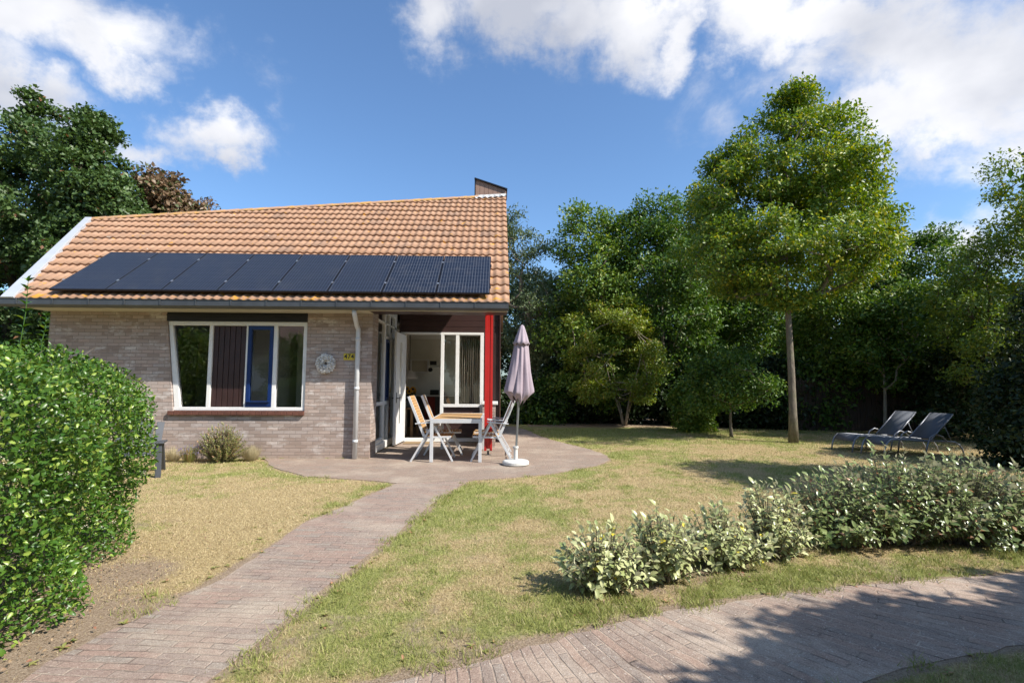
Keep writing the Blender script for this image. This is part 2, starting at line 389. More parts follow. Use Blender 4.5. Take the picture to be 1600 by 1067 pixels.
def np_mesh(name, V, F, mat, parent=None, attrs=None, smooth=False):
    """V (n,3); F list of (k,m) index arrays"""
    me = D.meshes.new(name); me.vertices.add(len(V)); me.vertices.foreach_set('co', np.asarray(V, dtype=np.float32).ravel())
    loops = np.concatenate([f.ravel() for f in F]).astype(np.int32); tot = np.concatenate([np.full(len(f), f.shape[1]) for f in F]); st = np.concatenate([[0], np.cumsum(tot)[:-1]]).astype(np.int32)
    me.loops.add(len(loops)); me.loops.foreach_set('vertex_index', loops)
    me.polygons.add(len(tot)); me.polygons.foreach_set('loop_start', st)
    if smooth: me.polygons.foreach_set('use_smooth', np.ones(len(tot), dtype=bool))
    me.update(calc_edges=True)
    if attrs:
        for k, a in attrs.items():
            at = me.attributes.new(k, 'FLOAT', 'POINT'); at.data.foreach_set('value', np.asarray(a, dtype=np.float32))
    me.materials.append(mat); o = D.objects.new(name, me); link(o, parent); return o

def nrmz(a): return a/np.maximum(np.linalg.norm(a, axis=1, keepdims=True), 1e-9)
def leaf_geo(P, Dr, N, Ln, W, detail=False, curl=.15):
    n = len(P); Dr = nrmz(Dr); S = nrmz(np.cross(Dr, N)); N = np.cross(S, Dr)
    Ln = np.broadcast_to(Ln, n)[:, None]; W = np.broadcast_to(W, n)[:, None]
    if not detail:
        V = np.stack([P, P+Dr*Ln*.45+S*W/2+N*W*.22, P+Dr*Ln, P+Dr*Ln*.45-S*W/2+N*W*.22], 1).reshape(-1, 3)
        b = np.arange(n)[:, None]*4
        return V, [np.concatenate([b+np.array([0, 1, 2]), b+np.array([0, 2, 3])])]
    m1 = P+Dr*Ln*.35; m2 = P+Dr*Ln*.72-N*Ln*curl*.4; tip = P+Dr*Ln-N*Ln*curl
    V = np.stack([P, m1, m2, tip, m1+S*W*.5+N*W*.18, m2+S*W*.36+N*W*.12, m1-S*W*.5+N*W*.18, m2-S*W*.36+N*W*.12], 1).reshape(-1, 3)
    b = np.arange(n)[:, None]*8
    return V, [np.concatenate([b+np.array(q) for q in ([0, 4, 1], [2, 5, 3], [0, 1, 6], [2, 3, 7])]), np.concatenate([b+np.array(q) for q in ([1, 4, 5, 2], [1, 2, 7, 6])])]

rng = np.random.default_rng(7)
def rdir(n, r=rng):
    return nrmz(r.normal(size=(n, 3)))

def skeleton(mb, trunk, tips, r_base, r_tip=.008, n=5, r=rng):
    """trunk: list of points; tips: (n,3). Each tip hangs on the nearest earlier node -> branching limbs."""
    nodes = [Vector(p) for p in trunk]; par = [-1]+list(range(len(trunk)-1))
    base = nodes[0]; top = nodes[-1]
    order = sorted(range(len(tips)), key=lambda i: np.linalg.norm(tips[i]-np.array(trunk[len(trunk)//2])))
    lo = max(1, len(trunk)//3)
    pos = [np.array(p) for p in nodes]
    for i in order:
        t = tips[i]; A = np.array(pos[lo:]); d = np.linalg.norm(A-t, axis=1) + np.maximum(0, A[:, 2]-t[2]+.1)*1.2
        j = int(np.argmin(d))+lo; a = pos[j]; L_ = np.linalg.norm(t-a)
        if L_ > .5:
            mid = (a+t)/2 + r.normal(size=3)*L_*.09 - np.array([0, 0, L_*.04]); nodes.append(Vector(mid)); pos.append(mid); par.append(j); j = len(nodes)-1
        nodes.append(Vector(t)); pos.append(t); par.append(j)
    cnt = [1.0]*len(nodes)
    for i in range(len(nodes)-1, 0, -1):
        cnt[par[i]] += cnt[i]
    tot = cnt[0]
    rad = [max(r_tip, r_base*(c/tot)**.5) for c in cnt]
    for i in range(1, len(nodes)):
        p = par[i]
        if i < len(trunk): continue
        mb.tube([nodes[p], nodes[i]], [min(rad[p], rad[i]*1.35), rad[i]], n, False)
    k = len(trunk); tr = [rad[i]*(1-.38*min(1, i/5)) for i in range(k)]
    tr[0] *= 1.28
    mb.tube(nodes[:k], tr, 12, True)

def px_profile(Y, rows):
    out_ = []
    for y, xl, xr in rows:
        a = aty(xl, y, Y); b = aty(xr, y, Y); out_.append(((a.z+b.z)/2, (a.x+b.x)/2, (b.x-a.x)/2))
    return sorted(out_)

def tree(name, label, cat, Y, rows, base=None, leaf='mid', bark_='bark_dark', nclump=120, nleaf=14000, lsize=.09, lasp=.55, r_base=.12, seed=1,
         depth=.85, clump=.34, group=None, stems=1, flat=.65, droop=0.0, trunk_top=None, gaps=0.0, lobes=8, lobe_frac=.3, outline=True):
    r = np.random.default_rng(seed); prof = px_profile(Y, rows)
    z = np.array([p[0] for p in prof]); cx = np.array([p[1] for p in prof]); rr = np.array([p[2] for p in prof])
    z0, z1 = z[0], z[-1]
    if base is None: base = (float(cx[len(cx)//2]), Y)
    # clump centres inside the outline, mostly near the outside
    zz = np.linspace(z0, z1, 60); w = np.interp(zz, z, rr)+.05; cdf = np.cumsum(w**1.5); cdf /= cdf[-1]
    cz = np.interp(r.random(nclump), cdf, zz); cr_ = np.interp(cz, z, rr); th = r.random(nclump)*2*math.pi
    # lobes: crown radius swells and shrinks with direction and height
    ph = r.random(4)*6.28
    lob = 1 + .13*np.sin(3*th+ph[0]+cz*1.3) + .10*np.sin(5*th+ph[1]-cz*2.1)
    cl = clump*(.55+.9*r.random(nclump))
    q = r.random(nclump)**.38
    rad_ = np.maximum(0.02, cr_*lob*q - cl*.35)
    X = np.interp(cz, z, cx)+rad_*np.cos(th); Yc = base[1]+rad_*np.sin(th)*depth
    C = np.stack([X, Yc, cz], 1)
    if lobes:   # gather the clumps on the outsides of a few dozen boughs, leaving gaps between them
        nl = max(5, int(nclump/lobes)); L0 = C[:nl].copy(); cR = np.interp(L0[:, 2], z, rr); lr = np.clip(cR*.38, .25, 1.0)*(.6+.7*r.random(nl))
        ctr = np.stack([np.interp(L0[:, 2], z, cx), np.full(nl, base[1]), L0[:, 2]], 1); L0 = ctr+(L0-ctr)*(1-.30*lr/np.maximum(cR, .3))[:, None]
        own = r.integers(0, nl, nclump); dv = rdir(nclump, r); dv[:, 2] = dv[:, 2]*.8+.25; dv = nrmz(dv); C2 = L0[own]+dv*(lr[own]*(.65+.4*r.random(nclump)))[:, None]
        k_ = r.random(nclump) < lobe_frac; C[k_] = C2[k_]; C[:, 2] = np.clip(C[:, 2], z0, z1+.1); 
        C[:, 0] = np.clip(C[:, 0], np.interp(C[:, 2], z, cx-rr), np.interp(C[:, 2], z, cx+rr))
    if outline:   # a crown that reaches towards the viewpoint is no wider there than its outline allows
        k0 = np.interp(C[:, 2], z, cx-rr)/base[1]; k1 = np.interp(C[:, 2], z, cx+rr)/base[1]; inn = .35*cl/base[1]
        C[:, 0] = np.clip(C[:, 0], (k0+inn)*C[:, 1], (k1-inn)*C[:, 1])
    root = thing(name, label, cat, (base[0], base[1], 0), group=group)
    off = np.array([base[0], base[1], 0]); 
    mb = MB(); tt = trunk_top if trunk_top else z0+(z1-z0)*.8
    if stems == 1:
        tp = []; mx_ = float(np.interp(tt, z, cx))
        for i in range(9):
            f = i/8; hz = tt*f
            bx2 = base[0]*(1-f**1.5)+mx_*f**1.5
            tp.append((bx2-off[0]+math.sin(f*5+seed)*.11*f, math.cos(f*4+seed)*.05*f, hz))
        skeleton(mb, tp, C-off, r_base, r=r)
    else:
        ids = r.integers(0, stems, nclump)
        for s_ in range(stems):
            a = 2*math.pi*s_/stems + .4; sp_ = rr.max()*.42
            tp = [(math.cos(a)*(.05+sp_*f**1.2)+math.sin(f*6+s_)*.06*f, math.sin(a)*(.05+sp_*f**1.2), max(z0*.0, 0)+ (z0+(z1-z0)*.45)*f) for f in [i/6 for i in range(7)]]
            sub = C[ids == s_]-off
            if len(sub): skeleton(mb, tp, sub, r_base*.6, r=r)
    mb.build('trunk', M[bark_], root, smooth=True)
    # leaves
    wgt = cl**2*(1-gaps*r.random(nclump)); wgt /= wgt.sum()
    idx = r.choice(nclump, nleaf, p=wgt)
    o = r.normal(size=(nleaf, 3)); o = nrmz(o)*(r.random(nleaf)**.45)[:, None]*1.15
    P = C[idx]+o*cl[idx][:, None]*np.array([1, 1, flat]); P[:, 2] = np.maximum(P[:, 2], .03)
    outw = nrmz(P-np.array([base[0], base[1], (z0+z1)/2])+r.normal(size=(nleaf, 3))*.8)
    N = nrmz(rdir(nleaf, r)*.75+outw*.8+np.array([0, 0, .5])); Dd = nrmz(rdir(nleaf, r)+outw*.5-np.array([0, 0, droop+.15]))
    S = lsize*(.6+.8*r.random(nleaf)); V, F = leaf_geo(P-off, Dd, N, S, S*lasp)
    np_mesh('crown', V, F, L[leaf], root)
    return root

# ------------------------------------------------------------------ ground, lawn, paving
def vnoise(x, y, s, seed=0):
    r = np.random.default_rng(seed); G = r.random((256, 256)); x = x*s+100.3; y = y*s+57.7
    xi = np.floor(x).astype(int); yi = np.floor(y).astype(int); fx = x-xi; fy = y-yi; fx = fx*fx*(3-2*fx); fy = fy*fy*(3-2*fy)
    g = lambda a, b: G[a % 256, b % 256]
    return (g(xi, yi)*(1-fx)+g(xi+1, yi)*fx)*(1-fy)+(g(xi, yi+1)*(1-fx)+g(xi+1, yi+1)*fx)*fy
def fbm(x, y, s, seed=0, o=4):
    t = 0; a = 1; k = 0
    for i in range(o): t = t+a*vnoise(x, y, s*2**i, seed+i); k += a; a *= .55
    return t/k
def W2(pts): return [tuple(atz(*p)[:2]) for p in pts]
def ext(a, b, d):
    a = Vector(a); b = Vector(b); q = b+(b-a).normalized()*d; return (q.x, q.y)

pl = W2([(35, 1067), (118, 1011), (263, 946), (350, 902), (420, 858), (477, 819), (530, 797), (585, 772), (624, 755)])
pr = W2([(732, 750), (680, 784), (648, 812), (576, 870), (508, 920), (440, 972), (416, 994), (328, 1067)])
path_poly = [ext(pl[1], pl[0], 3.5)] + pl + [(-1.2, 7.9), (-.5, 7.9)] + pr + [ext(pr[-2], pr[-1], 3.5)]
pat_f = W2([(412, 716), (424, 730), (476, 745), (560, 750), (624, 756), (732, 751), (770, 749), (808, 746), (860, 741), (900, 734), (935, 727), (951, 720), (948, 713), (937, 708), (912, 700), (887, 694), (862, 688), (840, 680), (822, 672), (800, 666)])
patio_poly = pat_f + [(.5, 16.4), (-.3, 16.4), (-.3, 12.05), (-2.34, 12.05), (-2.34, 9.5), (-4.6, 9.5)]
ru = W2([(624, 1064), (728, 1040), (824, 1012), (900, 994), (976, 969), (1063, 953), (1156, 939), (1267, 925), (1415, 909), (1600, 897)])
rl = W2([(1600, 1008), (1520, 1022), (1440, 1040), (1350, 1069)])
road_poly = [ext(ru[1], ru[0], 6)] + ru + [ext(ru[-2], ru[-1], 9)] + [ext(rl[1], rl[0], 7)] + rl + [ext(rl[-2], rl[-1], 3.5), (-8, -6)]

def densify(poly, step=.12, amp=.02, seed=3):
    r = np.random.default_rng(seed); res = []
    for i in range(len(poly)):
        a = np.array(poly[i]); b = np.array(poly[(i+1) % len(poly)]); n = max(1, int(np.linalg.norm(b-a)/step))
        for j in range(n):
            p = a+(b-a)*j/n; res.append((p[0]+(vnoise(p[0], p[1], 6, seed)-.5)*amp*2, p[1]+(vnoise(p[0], p[1], 6, seed+9)-.5)*amp*2))
    return res
def inpoly(x, y, poly):
    c = np.zeros(len(x), bool); n = len(poly); j = n-1
    for i in range(n):
        xi, yi = poly[i]; xj, yj = poly[j]
        if yi != yj: c ^= ((yi > y) != (yj > y)) & (x < (xj-xi)*(y-yi)/(yj-yi)+xi)
        j = i
    return c
def pdist(x, y, poly):
    d = np.full(len(x), 1e9); n = len(poly)
    for i in range(n):
        ax, ay = poly[i]; bx, by = poly[(i+1) % n]; vx, vy = bx-ax, by-ay; t = np.clip(((x-ax)*vx+(y-ay)*vy)/(vx*vx+vy*vy+1e-9), 0, 1)
        d = np.minimum(d, np.hypot(x-ax-t*vx, y-ay-t*vy))
    return d
def sheet(name, poly, z, mat):
    bm = bmesh.new(); vs = [bm.verts.new((p[0], p[1], z)) for p in poly]; f = bm.faces.new(vs); bmesh.ops.triangulate(bm, faces=[f])
    bm.normal_update()
    if bm.faces[:][0].normal.z < 0: bmesh.ops.reverse_faces(bm, faces=bm.faces)
    n_ = len(vs); low = [bm.verts.new((v.co.x, v.co.y, -.02)) for v in vs]      # edges go down into the ground
    area = sum(vs[i].co.x*vs[(i+1) % n_].co.y-vs[(i+1) % n_].co.x*vs[i].co.y for i in range(n_))
    for i in range(n_):
        j = (i+1) % n_; q = (vs[i], low[i], low[j], vs[j]); bm.faces.new(q if area > 0 else q[::-1])
    me = D.meshes.new(name); bm.to_mesh(me); bm.free(); me.materials.append(mat); o = D.objects.new(name, me); link(o); tag(o, kind='structure'); return o

hedge_c = (-4.64, 3.06)
def green_bare(x, y):
    """greenness and bareness of the lawn at ground points"""
    g = (fbm(x, y, .55, 11)-.5)*1.3 + (fbm(x, y, 2.2, 21)-.5)*1.5 + (fbm(x, y, 7.0, 31)-.5)*1.6 + .27
    def blob(px, py, rx, ry, a):
        c = atz(px, py); return a*np.exp(-(((x-c.x)/rx)**2+((y-c.y)/ry)**2))
    g = g + blob(1050, 960, 1.2, .35, .35) + blob(1250, 900, 1.6, .35, .35) + blob(750, 990, .9, .3, .25) + blob(950, 675, 3.5, 1.1, .65) + blob(1100, 690, 3, .8, .35) + blob(880, 682, .9, 2.0, .5)
    g = g + blob(970, 712, .7, .6, .65) + blob(690, 770, .35, .5, .35) + blob(860, 830, 1.5, 1.0, .10) + blob(560, 790, .3, .4, .3) + blob(450, 760, 1.0, .5, -.35) + blob(330, 860, 1.2, 1.4, -.35)
    g = g + blob(1150, 790, 1.5, 1.0, -.12) + np.clip((y-11)*.05, 0, .3)
    dp = np.minimum(pdist(x, y, path_poly), pdist(x, y, road_poly)); dpa = pdist(x, y, patio_poly)
    g = g + .28*np.exp(-((dp-.16)/.16)**2) + .15*np.exp(-((dpa-.2)/.25)**2)
    b = 1.25*np.exp(-(dp/.055)**2) + .95*np.exp(-(dpa/.06)**2) + np.clip((fbm(x, y, 1.6, 41)-.57)*3.5, 0, .6)*np.clip(1.6-y/5, 0, 1)
    for px, py, s_ in ((70, 1035, .34), (150, 965, .3), (215, 895, .25), (20, 1060, .35)):
        c = atz(px, py); b = b + .7*np.exp(-(np.hypot(x-c.x, y-c.y)/s_)**2)
    b = b + .95*np.exp(-((np.hypot((x-hedge_c[0])/2.35, (y-hedge_c[1])/2.2))**4))
    bs = np.array([[.75, 3.45], [1.2, 3.6], [1.85, 3.95], [2.3, 4.2], [3.3, 4.5], [4.3, 4.6]])
    for q in bs: b = b+.6*np.exp(-(np.hypot(x-q[0], y-q[1])/.28)**2)
    b = b + np.clip((y-15.6)*.7, 0, 1)*(x > 1)
    return np.clip(g, 0, 1), np.clip(b, 0, 1)

def lawnmat(name, blades):
    t = NT(name); v = t.pos()
    ag = t.n('ShaderNodeAttribute', attribute_name='green').outputs['Fac']; ab = t.n('ShaderNodeAttribute', attribute_name='bare').outputs['Fac']
    if blades:
        r = t.island(); w = t.n('ShaderNodeTexWhiteNoise', noise_dimensions='1D'); t.l(r, w.inputs['W'])
        dry = t.mix(r, (.35, .27, .13), (.68, .57, .34)); grn = t.mix(r, (.20, .235, .06), (.40, .41, .13))
        f = t.math('LESS_THAN', w.outputs[0], ag)
        p = t.princ(t.mix(f, dry, grn), .6, spec=.25)
        tr = t.n('ShaderNodeBsdfTranslucent'); t.l(t.mix(f, dry, grn), tr.inputs[0]); ms = t.n('ShaderNodeMixShader'); ms.inputs[0].default_value = .3
        t.l(p.outputs[0], ms.inputs[1]); t.l(tr.outputs[0], ms.inputs[2]); t.l(ms.outputs[0], t.out.inputs[0]); return t.m
    n1_ = t.noise(v, 45, 6, .75); n2_ = t.noise(v, 14, 5, .7); n3 = t.noise(v, 110, 3, .6)
    dry = t.mix(t.rng(n1_, .36, .64), (.22, .16, .075), (.57, .44, .24))
    grn = t.mix(t.rng(n1_, .36, .64), (.15, .165, .05), (.38, .375, .14))
    f = t.rng(t.math('ADD', ag, t.math('MULTIPLY', t.math('SUBTRACT', n2_, .5), 1.6)), .25, .85)
    col = t.mix(f, dry, grn)
    soil = t.mix(t.rng(n3, .35, .7), (.22, .155, .10), (.42, .33, .24))
    fb = t.rng(t.math('ADD', ab, t.math('MULTIPLY', t.math('SUBTRACT', n2_, .5), 1.0)), .35, .7)
    col = t.mix(fb, col, soil)
    t.princ(col, .95, 0, t.bump(t.math('ADD', n1_, t.math('MULTIPLY', n3, .5)), .9, .02), .1)
    return t.m

def farground():
    t = NT('soil_ground'); v = t.pos(); n = t.noise(v, 18, 6, .7)
    col = t.mix(t.rng(n, .35, .65), (.10, .085, .05), (.19, .17, .09)); t.princ(col, .95, 0, t.bump(n, .6, .02), .1); return t.m
g = MB(); g.add([(-260, -260, 0), (260, -260, 0), (260, 260, 0), (-260, 260, 0)], [(0, 1, 2, 3)])
tag(g.build('ground', farground()), kind='structure')
nx, ny = 300, 280
gx, gy = np.meshgrid(np.linspace(-13, 17, nx), np.linspace(-3, 21, ny)); fx_, fy_ = gx.ravel(), gy.ravel()
gg, gb = green_bare(fx_, fy_)
V = np.stack([fx_, fy_, np.full(nx*ny, .004)], 1); i0 = (np.arange(ny-1)[:, None]*nx+np.arange(nx-1)).ravel()[:, None]
lw = np_mesh('lawn', V, [i0+np.array([0, 1, nx+1, nx])], lawnmat('dry_lawn', False), attrs={'green': gg, 'bare': gb}); tag(lw, kind='structure')

def radial(t, v, c, rm):
    # courses laid in a curve round a far centre
    sp = t.n('ShaderNodeSeparateXYZ'); t.l(v, sp.inputs[0]); x = t.math('SUBTRACT', sp.outputs[0], c[0]); y = t.math('SUBTRACT', c[1], sp.outputs[1])
    r_ = t.math('SQRT', t.math('ADD', t.math('MULTIPLY', x, x), t.math('MULTIPLY', y, y))); th = t.math('MULTIPLY', t.math('ARCTAN2', x, y), rm)
    cb = t.n('ShaderNodeCombineXYZ'); t.l(r_, cb.inputs[0]); t.l(th, cb.inputs[1]); return cb.outputs[0]
def paving(name, ang, bw, rh, c1, c2, c3, sand, jd=.9, spk=.5, mort=.006):
    t = NT(name); v = t.pos(); rv = radial(t, v, (-.6, 5.6), 3.4) if ang == 'radial' else t.scale(v, (1, 1, 1), (0, 0, ang))
    n = t.n('ShaderNodeTexNoise'); t.l(v, n.inputs['Vector']); n.inputs['Scale'].default_value = 3; n.inputs['Detail'].default_value = 3
    sb = t.n('ShaderNodeVectorMath', operation='SUBTRACT'); t.l(n.outputs['Color'], sb.inputs[0]); sb.inputs[1].default_value = (.5, .5, .5)
    sc = t.n('ShaderNodeVectorMath', operation='SCALE'); t.l(sb.outputs[0], sc.inputs[0]); sc.inputs['Scale'].default_value = .05
    ad = t.n('ShaderNodeVectorMath', operation='ADD'); t.l(rv, ad.inputs[0]); t.l(sc.outputs[0], ad.inputs[1])
    b = t.n('ShaderNodeTexBrick'); t.l(ad.outputs[0], b.inputs['Vector']); b.inputs['Scale'].default_value = 1; b.inputs['Brick Width'].default_value = bw; b.inputs['Row Height'].default_value = rh
    b.inputs['Mortar Size'].default_value = mort; b.inputs['Mortar Smooth'].default_value = .5
    b.inputs['Color1'].default_value = (0, 0, 0, 1); b.inputs['Color2'].default_value = (1, 1, 1, 1); b.inputs['Mortar'].default_value = (.4, .4, .4, 1)
    cr = t.n('ShaderNodeValToRGB'); t.l(b.outputs['Color'], cr.inputs[0]); e = cr.color_ramp.elements
    e[0].color = (*c1, 1); e[1].position = 1; e[1].color = (*c3, 1); q = e.new(.5); q.color = (*c2, 1)
    col = t.mix(t.rng(t.noise(v, 55, 6, .8), .38, .62, 0, .65), cr.outputs[0], tuple(x*.55 for x in c2))
    big = t.noise(v, 1.1, 6, .7)
    joint = t.mix(t.rng(t.noise(v, 4, 4, .6), .4, .62), (.105, .088, .075), sand)
    fj = t.math('MULTIPLY', b.outputs['Fac'], t.rng(t.noise(v, 5, 4, .7), .35, .6, .25, jd))
    col = t.mix(fj, col, joint)
    col = t.mix(t.rng(big, .47, .68, 0, .8), col, sand)
    vo = t.n('ShaderNodeTexVoronoi'); t.l(v, vo.inputs['Vector']); vo.inputs['Scale'].default_value = 60
    sp = t.math('LESS_THAN', vo.outputs['Distance'], .22); sel = t.math('GREATER_THAN', t.noise(v, 23, 2), .56)
    col = t.mix(t.math('MULTIPLY', t.math('MULTIPLY', sp, sel), spk), col, (.62, .57, .50))
    vo2 = t.n('ShaderNodeTexVoronoi'); t.l(v, vo2.inputs['Vector']); vo2.inputs['Scale'].default_value = 85
    col = t.mix(t.math('MULTIPLY', t.math('LESS_THAN', vo2.outputs['Distance'], .2), .4), col, (.10, .085, .075))
    col = t.mix(.55, col, t.mix(t.rng(t.noise(v, 150, 4, .75), .35, .65), (.16, .14, .12), (1, .96, .88)), 'SOFT_LIGHT')
    h = t.math('ADD', t.math('MULTIPLY', t.math('SUBTRACT', 1, b.outputs['Fac']), 1), t.math('MULTIPLY', t.noise(v, 60, 6, .8), 1.4))
    h = t.math('ADD', h, t.math('MULTIPLY', b.outputs['Color'], .9))
    t.princ(col, .9, 0, t.bump(h, .7, .010), .15); return t.m
sheet('garden_path', densify(path_poly, amp=.035), .008, paving('path_paving', R(6), .21, .058, (.28, .24, .215), (.37, .265, .22), (.32, .29, .255), (.44, .37, .30), .75))
sheet('patio', densify(patio_poly, amp=.018), .0115, paving('patio_paving', 0, .21, .105, (.30, .24, .20), (.33, .25, .205), (.295, .25, .215), (.42, .35, .285), .35, .25, .004))
sheet('road', densify(road_poly, amp=.035), .0085, paving('road_paving', 'radial', .40, .066, (.285, .24, .21), (.39, .28, .225), (.33, .29, .255), (.50, .41, .335), .9, .7, .007))

# grass blades
def grass():
    r = np.random.default_rng(5); xs = []; ys = []
    N = 640000
    # sample in view, denser near the camera: choose Y with pdf ~ 1/Y
    Y = np.exp(r.uniform(math.log(1.75), math.log(15.5), N)); u = r.uniform(-1.03, 1.06, N); X = Y*(u+.028)
    k = (X > -12) & (X < 16); X = X[k]; Y = Y[k]
    k = ~(inpoly(X, Y, path_poly) | inpoly(X, Y, patio_poly) | inpoly(X, Y, road_poly) | ((X < -2.3) & (X > -9.5) & (Y > 9.5)) | ((X < .2) & (X > -10.5) & (Y > 12)))
    X = X[k]; Y = Y[k]; gg, gb = green_bare(X, Y)
    k = r.random(len(X)) > gb*.97
    X, Y, gg, gb = X[k], Y[k], gg[k], gb[k]
    n = len(X); h = (.006+.010*r.random(n))*(1+1.0*gg*(r.random(n) > .55))*(1+.07*Y); w = (.0018+.0014*r.random(n))*(1+.36*np.maximum(Y-2.5, 0)**.9)
    # tufts: extra taller green clumps, along the edges and scattered
    tx = []; ty = []
    for poly, a, s in ((densify(path_poly), 110, .07), (densify(road_poly), 300, .14), (densify(patio_poly), 60, .06)):
        for _ in range(a*3):
            i = r.integers(0, len(poly)); p = np.array(poly[i]); q = np.array(poly[(i+1) % len(poly)]); f = r.random(); c = p+(q-p)*f+r.normal(size=2)*s
            tx.append(c[0]); ty.append(c[1])
    for _ in range(420):
        yy = math.exp(r.uniform(math.log(1.8), math.log(8))); tx.append(yy*r.uniform(-1, 1)); ty.append(yy)
    for q in ((.7, 3.3, .3), (1.1, 3.35, .35), (1.8, 3.7, .4), (2.4, 3.95, .45), (3.2, 4.1, .6), (4.2, 4.2, .6), (5.2, 4.3, .5)):
        for _ in range(48): tx.append(q[0]+r.normal()*q[2]); ty.append(q[1]-.05+r.normal()*.14)
    tx = np.array(tx); ty = np.array(ty); tg, tb = green_bare(tx, ty)
    near = (tg > .45) & ~(inpoly(tx, ty, path_poly) & (pdist(tx, ty, path_poly) > .03)) & ~(inpoly(tx, ty, road_poly) & (pdist(tx, ty, road_poly) > .03)) & ~inpoly(tx, ty, patio_poly) & (ty > 1.6) & ~((np.abs(tx-hedge_c[0]) < 2.2) & (np.abs(ty-hedge_c[1]) < 1.7))
    tx, ty = tx[near], ty[near]; m_ = 34; ix = np.repeat(np.arange(len(tx)), m_)
    sz = .022+.03*r.random(len(tx)); n2 = len(ix)
    X2 = tx[ix]+r.normal(size=n2)*sz[ix]*.9; Y2 = ty[ix]+r.normal(size=n2)*sz[ix]*.9; h2 = (.014+.036*r.random(n2))*(sz[ix]/.035)
    X = np.concatenate([X, X2]); Y = np.concatenate([Y, Y2]); h = np.concatenate([h, h2]); w = np.concatenate([w, np.full(n2, .0038)*(1+.1*Y2)]); gg = np.concatenate([gg, np.full(n2, .93)])
    n = len(X); a = r.random(n)*6.283; lean = r.normal(size=(n, 2))*.6
    P = np.stack([X, Y, np.full(n, .004)], 1); S = np.stack([np.cos(a), np.sin(a), np.zeros(n)], 1)*w[:, None]/2
    tip = P+np.stack([lean[:, 0]*h, lean[:, 1]*h, h], 1)
    V = np.stack([P-S, P+S, tip], 1).reshape(-1, 3); F = [np.arange(n*3).reshape(n, 3)]
    o = np_mesh('grass', V, F, lawnmat('grass_blades', True), attrs={'green': np.repeat(gg, 3), 'bare': np.zeros(n*3)})
    tag(o, 'short sunburnt grass with green tufts along the paving', 'grass', kind='stuff')
grass()

def weeds():
    r = np.random.default_rng(15); P = []; Dd = []; N = []; S = []
    poly = densify(road_poly)+densify(path_poly); n = 0
    while n < 190:
        if n < 140: q = poly[r.integers(0, len(poly))]; x, y = q[0]+r.normal()*.12, q[1]+r.normal()*.12
        else: y = math.exp(r.uniform(math.log(1.9), math.log(7))); x = y*r.uniform(-.7, .95)
        if not (1.7 < y < 8.5 and abs(x) < 5): continue
        xa, ya = np.array([x]), np.array([y])
        if inpoly(xa, ya, patio_poly)[0] or inpoly(xa, ya, path_poly)[0] or inpoly(xa, ya, road_poly)[0] or (abs(x-hedge_c[0]) < 2.2 and abs(y-hedge_c[1]) < 1.7): continue
        n += 1; k = r.integers(5, 10); sz = r.uniform(.018, .042); a0 = r.random()*6.28
        for j in range(k):
            a = a0+j*6.283/k+r.normal()*.2; d = np.array([math.cos(a), math.sin(a), r.uniform(.15, .8)]); P.append((x, y, .006)); Dd.append(d); N.append((-math.cos(a)*.4, -math.sin(a)*.4, 1)); S.append(sz*r.uniform(.6, 1.1))
    S = np.array(S); V, F = leaf_geo(np.array(P), np.array(Dd), nrmz(np.array(N)), S, S*.42, True, .2); o = np_mesh('weeds', V, F, L['herb']); tag(o, 'low green broadleaf weeds along the paving edges', 'weeds', kind='stuff')
weeds()

def litter():
    r = np.random.default_rng(8); P = []
    for c, s, n in (((-2.55, 3.0), .28, 130), ((-2.9, 4.0), .25, 110), ((-2.2, 2.5), .3, 120), ((-2.6, 3.6), .35, 160), ((-2.75, 4.6), .3, 90), ((.8, 3.25), .25, 60), ((1.6, 3.6), .3, 70), ((2.6, 3.95), .4, 90), ((3.8, 4.1), .5, 90), ((.5, 4.5), 1.6, 60), ((3.0, 3.3), 1.2, 50), ((-1.6, 4.5), 1.3, 50)):
        q = r.normal(size=(n, 2))*s+np.array(c); P.append(q)
    P = np.concatenate(P); n = len(P); P3 = np.stack([P[:, 0], P[:, 1], .028+.012*r.random(n)], 1)
    Dd = r.normal(size=(n, 3))*np.array([1, 1, .2]); N = nrmz(r.normal(size=(n, 3))*.35+np.array([0, 0, 1])); k = ~(inpoly(P[:, 0], P[:, 1], path_poly) | inpoly(P[:, 0], P[:, 1], road_poly)) | (r.random(n) < .04); P3, Dd, N = P3[k], Dd[k], N[k]; n = len(P3); S = .010+.016*r.random(n)
    V, F = leaf_geo(P3, Dd, N, S, S*.6, True, .3); o = np_mesh('leaf_litter', V, F, L['litter']); tag(o, 'brown fallen leaves scattered on bare soil under the shrubs', 'fallen leaves', kind='stuff')
litter()

# ------------------------------------------------------------------ house
TH = R(36.5); RO = Vector((0, 8.95, 2.78)); ES = Vector((0, math.cos(TH), math.sin(TH))); EN = Vector((0, -math.sin(TH), math.cos(TH)))
def rp(x, s, n=0.0): return RO+Vector((x, 0, 0))+ES*s+EN*n
XW0, XW1, YW, YB = -8.2, -2.33, 9.55, 12.1
ridgeL, ridgeR = (-9.75, 4.04), (.19, 6.52)
def ridge_s(x): return ridgeL[1]+(x-ridgeL[0])*(ridgeR[1]-ridgeL[1])/(ridgeR[0]-ridgeL[0])
def roofz(y): return RO.z+(y-RO.y)*math.tan(TH)

